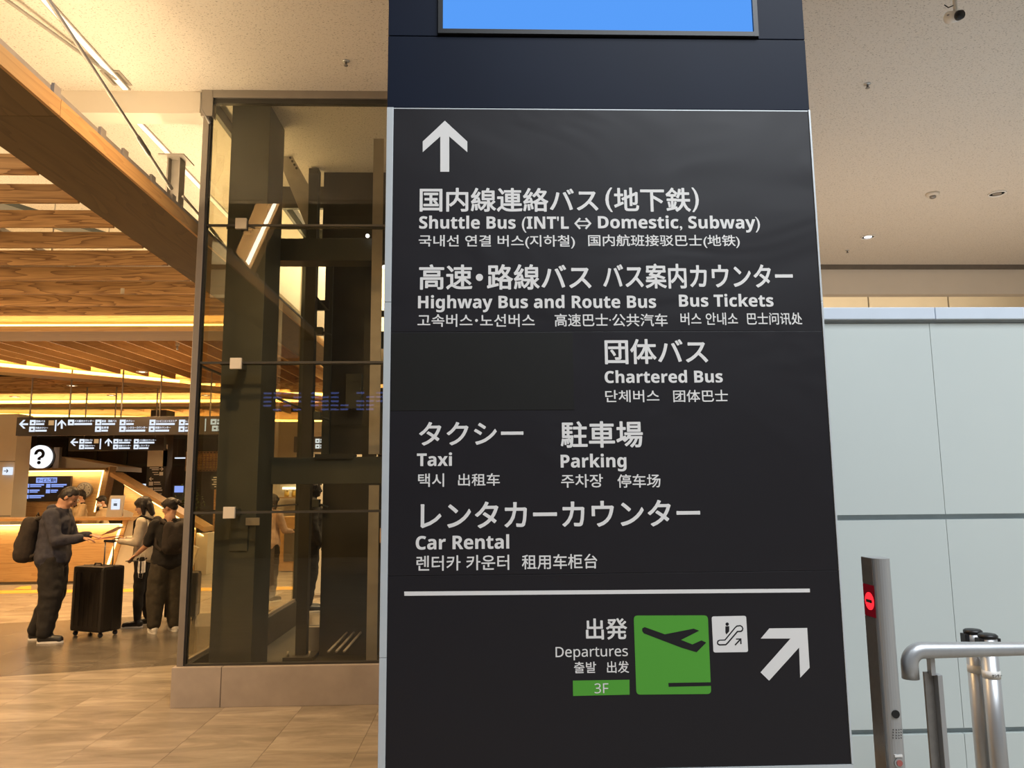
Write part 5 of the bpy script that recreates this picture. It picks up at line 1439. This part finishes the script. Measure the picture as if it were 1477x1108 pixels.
# black strap bag of the woman in white
sb = empty('shoulder_bag', to_world(w1, (0, 0, 1.1)), 'black strap bag worn over the off-white jacket', 'bag', None, None, w1.rotation_euler.z)
bm = bmesh.new()
for a_, b_ in zip([(-.12, .12, .20), (.02, .13, .262), (.11, .10, .19), (.135, .02, 0), (.115, -.10, -.14)], [(.02, .13, .262), (.11, .10, .19), (.135, .02, 0), (.115, -.10, -.14), (-.02, -.17, -.22)]):
    pm_caps(bm, a_, b_, .017, .017, 8)
remeshed('strap', bm, MT['black_cloth'], sb, .01, 2)
bm = bmesh.new(); pm_ell(bm, (-.13, 0, .1), (.08, .12, .16)); remeshed('pouch', bm, MT['black_cloth'], sb, .012, 2, .004, 12, 1)
# papers in her hands
hw1 = to_world(w1, W1P['haL']); hw2 = to_world(w1, W1P['haR'])
pc = (hw1+hw2)/2
fo = empty('folder', pc, 'brown folder held flat by the woman in the off-white jacket', 'folder')
prism_pts('cover', [(-.20, -.12, .0), (.04, -.12, .03), (.04, .12, .04), (-.20, .12, .01)], [(-.20, -.12, .008), (.04, -.12, .038), (.04, .12, .048), (-.20, .12, .018)], MT['lip']).parent = fo
pp_ = empty('paper_sheets', pc+Vector((0, 0, .05)), 'white printed sheets held up by the woman in the off-white jacket', 'paper')
for k in range(3):
    prism_pts('sheet', [(-.14+.02*k, -.10, .01*k), (.03+.02*k, -.10, .09+.01*k), (.03+.02*k, .10, .10), (-.14+.02*k, .10, .02)], [(-.14+.02*k, -.10, .002+.01*k), (.03+.02*k, -.10, .093+.01*k), (.03+.02*k, .10, .103), (-.14+.02*k, .10, .023)], MT['paper']).parent = pp_
# phone and a hanging mask in the hand of the woman with the bun
hv_ = to_world(w2, W2P['haL'])
ph = empty('phone', hv_+Vector((0, 0, -.03)), 'black phone in the hand of the woman with the bun', 'phone')
bm = bmesh.new(); bmbox(bm, -.06, .08, -.035, .035, -.005, .005, .003); mesh_obj('case', bm, MT['black']).parent = ph
mk = empty('hanging_mask', AY(205, 806, 9.42), 'white face mask hanging from the hand of the woman with the bun', 'mask')
bm = bmesh.new()
for i in range(6):
    for j in range(6): pass
gr = [[bm.verts.new((-.045+.018*i, -.03*math.sin(math.pi*i/5), -.02-.028*j-.01*math.sin(math.pi*i/5))) for i in range(6)] for j in range(6)]
for j in range(5):
    for i in range(5): bm.faces.new((gr[j][i], gr[j][i+1], gr[j+1][i+1], gr[j+1][i]))
bmesh.ops.solidify(bm, geom=bm.faces[:], thickness=.003)
mesh_obj('mask_cloth', bm, MT['mask'], None, True).parent = mk
tube('ear_loop', [(-.04, 0, -.02), (-.02, 0, .05), (.02, 0, .05), (.04, 0, -.02)], .002, MT['mask'], None, 6).parent = mk
tube('ear_loop', [(-.035, 0, -.16), (-.03, 0, -.22), (.01, 0, -.23), (.02, 0, -.16)], .002, MT['mask'], None, 6).parent = mk

# staff behind the counter
def staff(label, px, Y, h, hd_yaw, J, seed):
    q = AY(px, 730, Y)
    e, P_, H_ = person(label, (q.x, Y, 0), rad(215), h, MT['skin_pale'], MT['hair'], MT['beige_cloth'], MT['brown_cloth'], MT['black'], J, True, hair_style='short', mask=MT['mask'], collar='loose', seed=seed, hands=False, voxel=.013, bulk=1.02)
    bm = bmesh.new(); kk = h/1.7
    pm_ell(bm, Vector((.10*kk, .03*kk, 1.42*kk)), (.035, .05, .03)); pm_ell(bm, Vector((.10*kk, -.04*kk, 1.42*kk)), (.035, .045, .03)); pm_ell(bm, Vector((.12*kk, 0, 1.40*kk)), (.02, .02, .03))
    remeshed('neck_scarf', bm, MT['navy_cloth'], e, .009, 2)
    for sy in (1, -1):
        bm = bmesh.new(); bmbox(bm, -.04, .04, sy*.17-.03, sy*.17+.03, 1.44*kk, 1.465*kk, .006); mesh_obj('epaulette', bm, MT['black_cloth']).parent = e
staff('masked attendant under the wall clock in a beige uniform, hand at her face', 117.5, 15.7, 1.70, 0, dict(hd=(.04, 0, 1.585), pitch=rad(12), yaw=rad(-10), elR=(.16, -.16, 1.12), wrR=(.16, -.10, 1.36), haR=(.15, -.06, 1.45), elL=(.05, .22, 1.1), wrL=(.2, .1, .98), haL=(.25, .05, .95)), 31)
staff('masked attendant in a beige uniform beside the counter notice', 149.5, 15.7, 1.60, 0, dict(hd=(.05, 0, 1.57), pitch=rad(18), elR=(.05, -.22, 1.08), wrR=(.2, -.1, 1.0), haR=(.26, -.06, .97), elL=(.05, .22, 1.08), wrL=(.2, .1, 1.0), haL=(.26, .06, .97)), 37)

# person in pale top seen through the lift, and the dark figure behind the lift
q = AY(397, 780, 12.0)
person('person in a dusty pink top and dark trousers seen through the lift', (q.x-.08, 12.0, 0), rad(60), 1.60, MT['skin_pale'], MT['hair'], MT['pink_cloth'], MT['brown_cloth'], MT['black'], dict(pitch=rad(10), elR=(.1, -.22, 1.12), wrR=(.28, -.2, 1.1), haR=(.35, -.18, 1.08)), True, hair_style='bob', collar='loose', seed=41, voxel=.013, hands=False)
q = AY(448, 780, 11.0)
person('dark-clothed figure painted as a silhouette behind the lift', (q.x, 11.0, 0), rad(20), 1.80, MT['black_cloth'], MT['hair'], MT['black_cloth'], MT['black_cloth'], MT['black'], None, hair_style='short', seed=43, voxel=.013, bulk=1.1)  # skin takes the black cloth, so shade is put into its colour

# ------------------------------------------------------------------ suitcases
def suitcase(label, c, rz, size, m, handle):
    e = empty('suitcase', c, label, 'suitcase', None, None, rz)
    a, b, hgt = size
    def P_(o): o.parent = e; return o
    bm = bmesh.new(); bmbox(bm, -a/2, a/2, -b/2, b/2, .055, hgt, .035); P_(mesh_obj('shell', bm, m))
    for sx in (-1, 1):
        for i in range(4):
            y = -b/2+.08+(b-.16)*i/3
    for i in range(6):
        x = -a/2+.06+(a-.12)*i/5
        bm = bmesh.new(); bmbox(bm, x-.012, x+.012, -b/2-.004, -b/2+.01, .12, hgt-.07, .003); P_(mesh_obj('shell_rib', bm, m))
        bm = bmesh.new(); bmbox(bm, x-.012, x+.012, b/2-.01, b/2+.004, .12, hgt-.07, .003); P_(mesh_obj('shell_rib', bm, m))
    bm = bmesh.new(); bmbox(bm, -a/2-.003, a/2+.003, -.006, .006, .06, hgt+.003, .002); P_(mesh_obj('zip', bm, MT['black']))
    for sx in (-1, 1):
        for sy in (-1, 1):
            wx, wy = sx*(a/2-.05), sy*(b/2-.05)
            f = P_(tube('wheel_fork', [(wx, wy, .075), (wx, wy, .035)], .018, MT['black'], None, 10))
            d = disc('wheel', (wx-.011, wy, .028), .027, .022, MT['rubber'], None, 'X', 14); d.parent = f
    if handle:
        t = P_(tube('handle_tube', [(-.07, b/2-.03, hgt-.02), (-.07, b/2-.03, hgt+handle)], .008, MT['steel_dark'], None, 8))
        t = P_(tube('handle_tube', [(.07, b/2-.03, hgt-.02), (.07, b/2-.03, hgt+handle)], .008, MT['steel_dark'], None, 8))
        bm = bmesh.new(); bmbox(bm, -.085, .085, b/2-.045, b/2-.015, hgt+handle-.01, hgt+handle+.02, .006); P_(mesh_obj('pull_grip', bm, MT['black']))
    P_(tube('carry_handle', [(-.06, -.02, hgt), (-.045, -.02, hgt+.025), (.045, -.02, hgt+.025), (.06, -.02, hgt)], .009, MT['black'], None, 8))
    P_(tube('side_handle', [(-a/2, 0, .34), (-a/2-.025, 0, .36), (-a/2-.025, 0, .44), (-a/2, 0, .46)], .009, MT['black'], None, 8))
    return e
suitcase('large black ribbed suitcase with its handle pulled up, between the man and the women', (-4.61, 9.40, 0), rad(-24), (.50, .30, .80), MT['shell'], .27)
suitcase('dark suitcase mostly hidden behind the woman with the bun', (-3.98, 10.35, 0), rad(10), (.40, .26, .62), MT['shell'], 0)
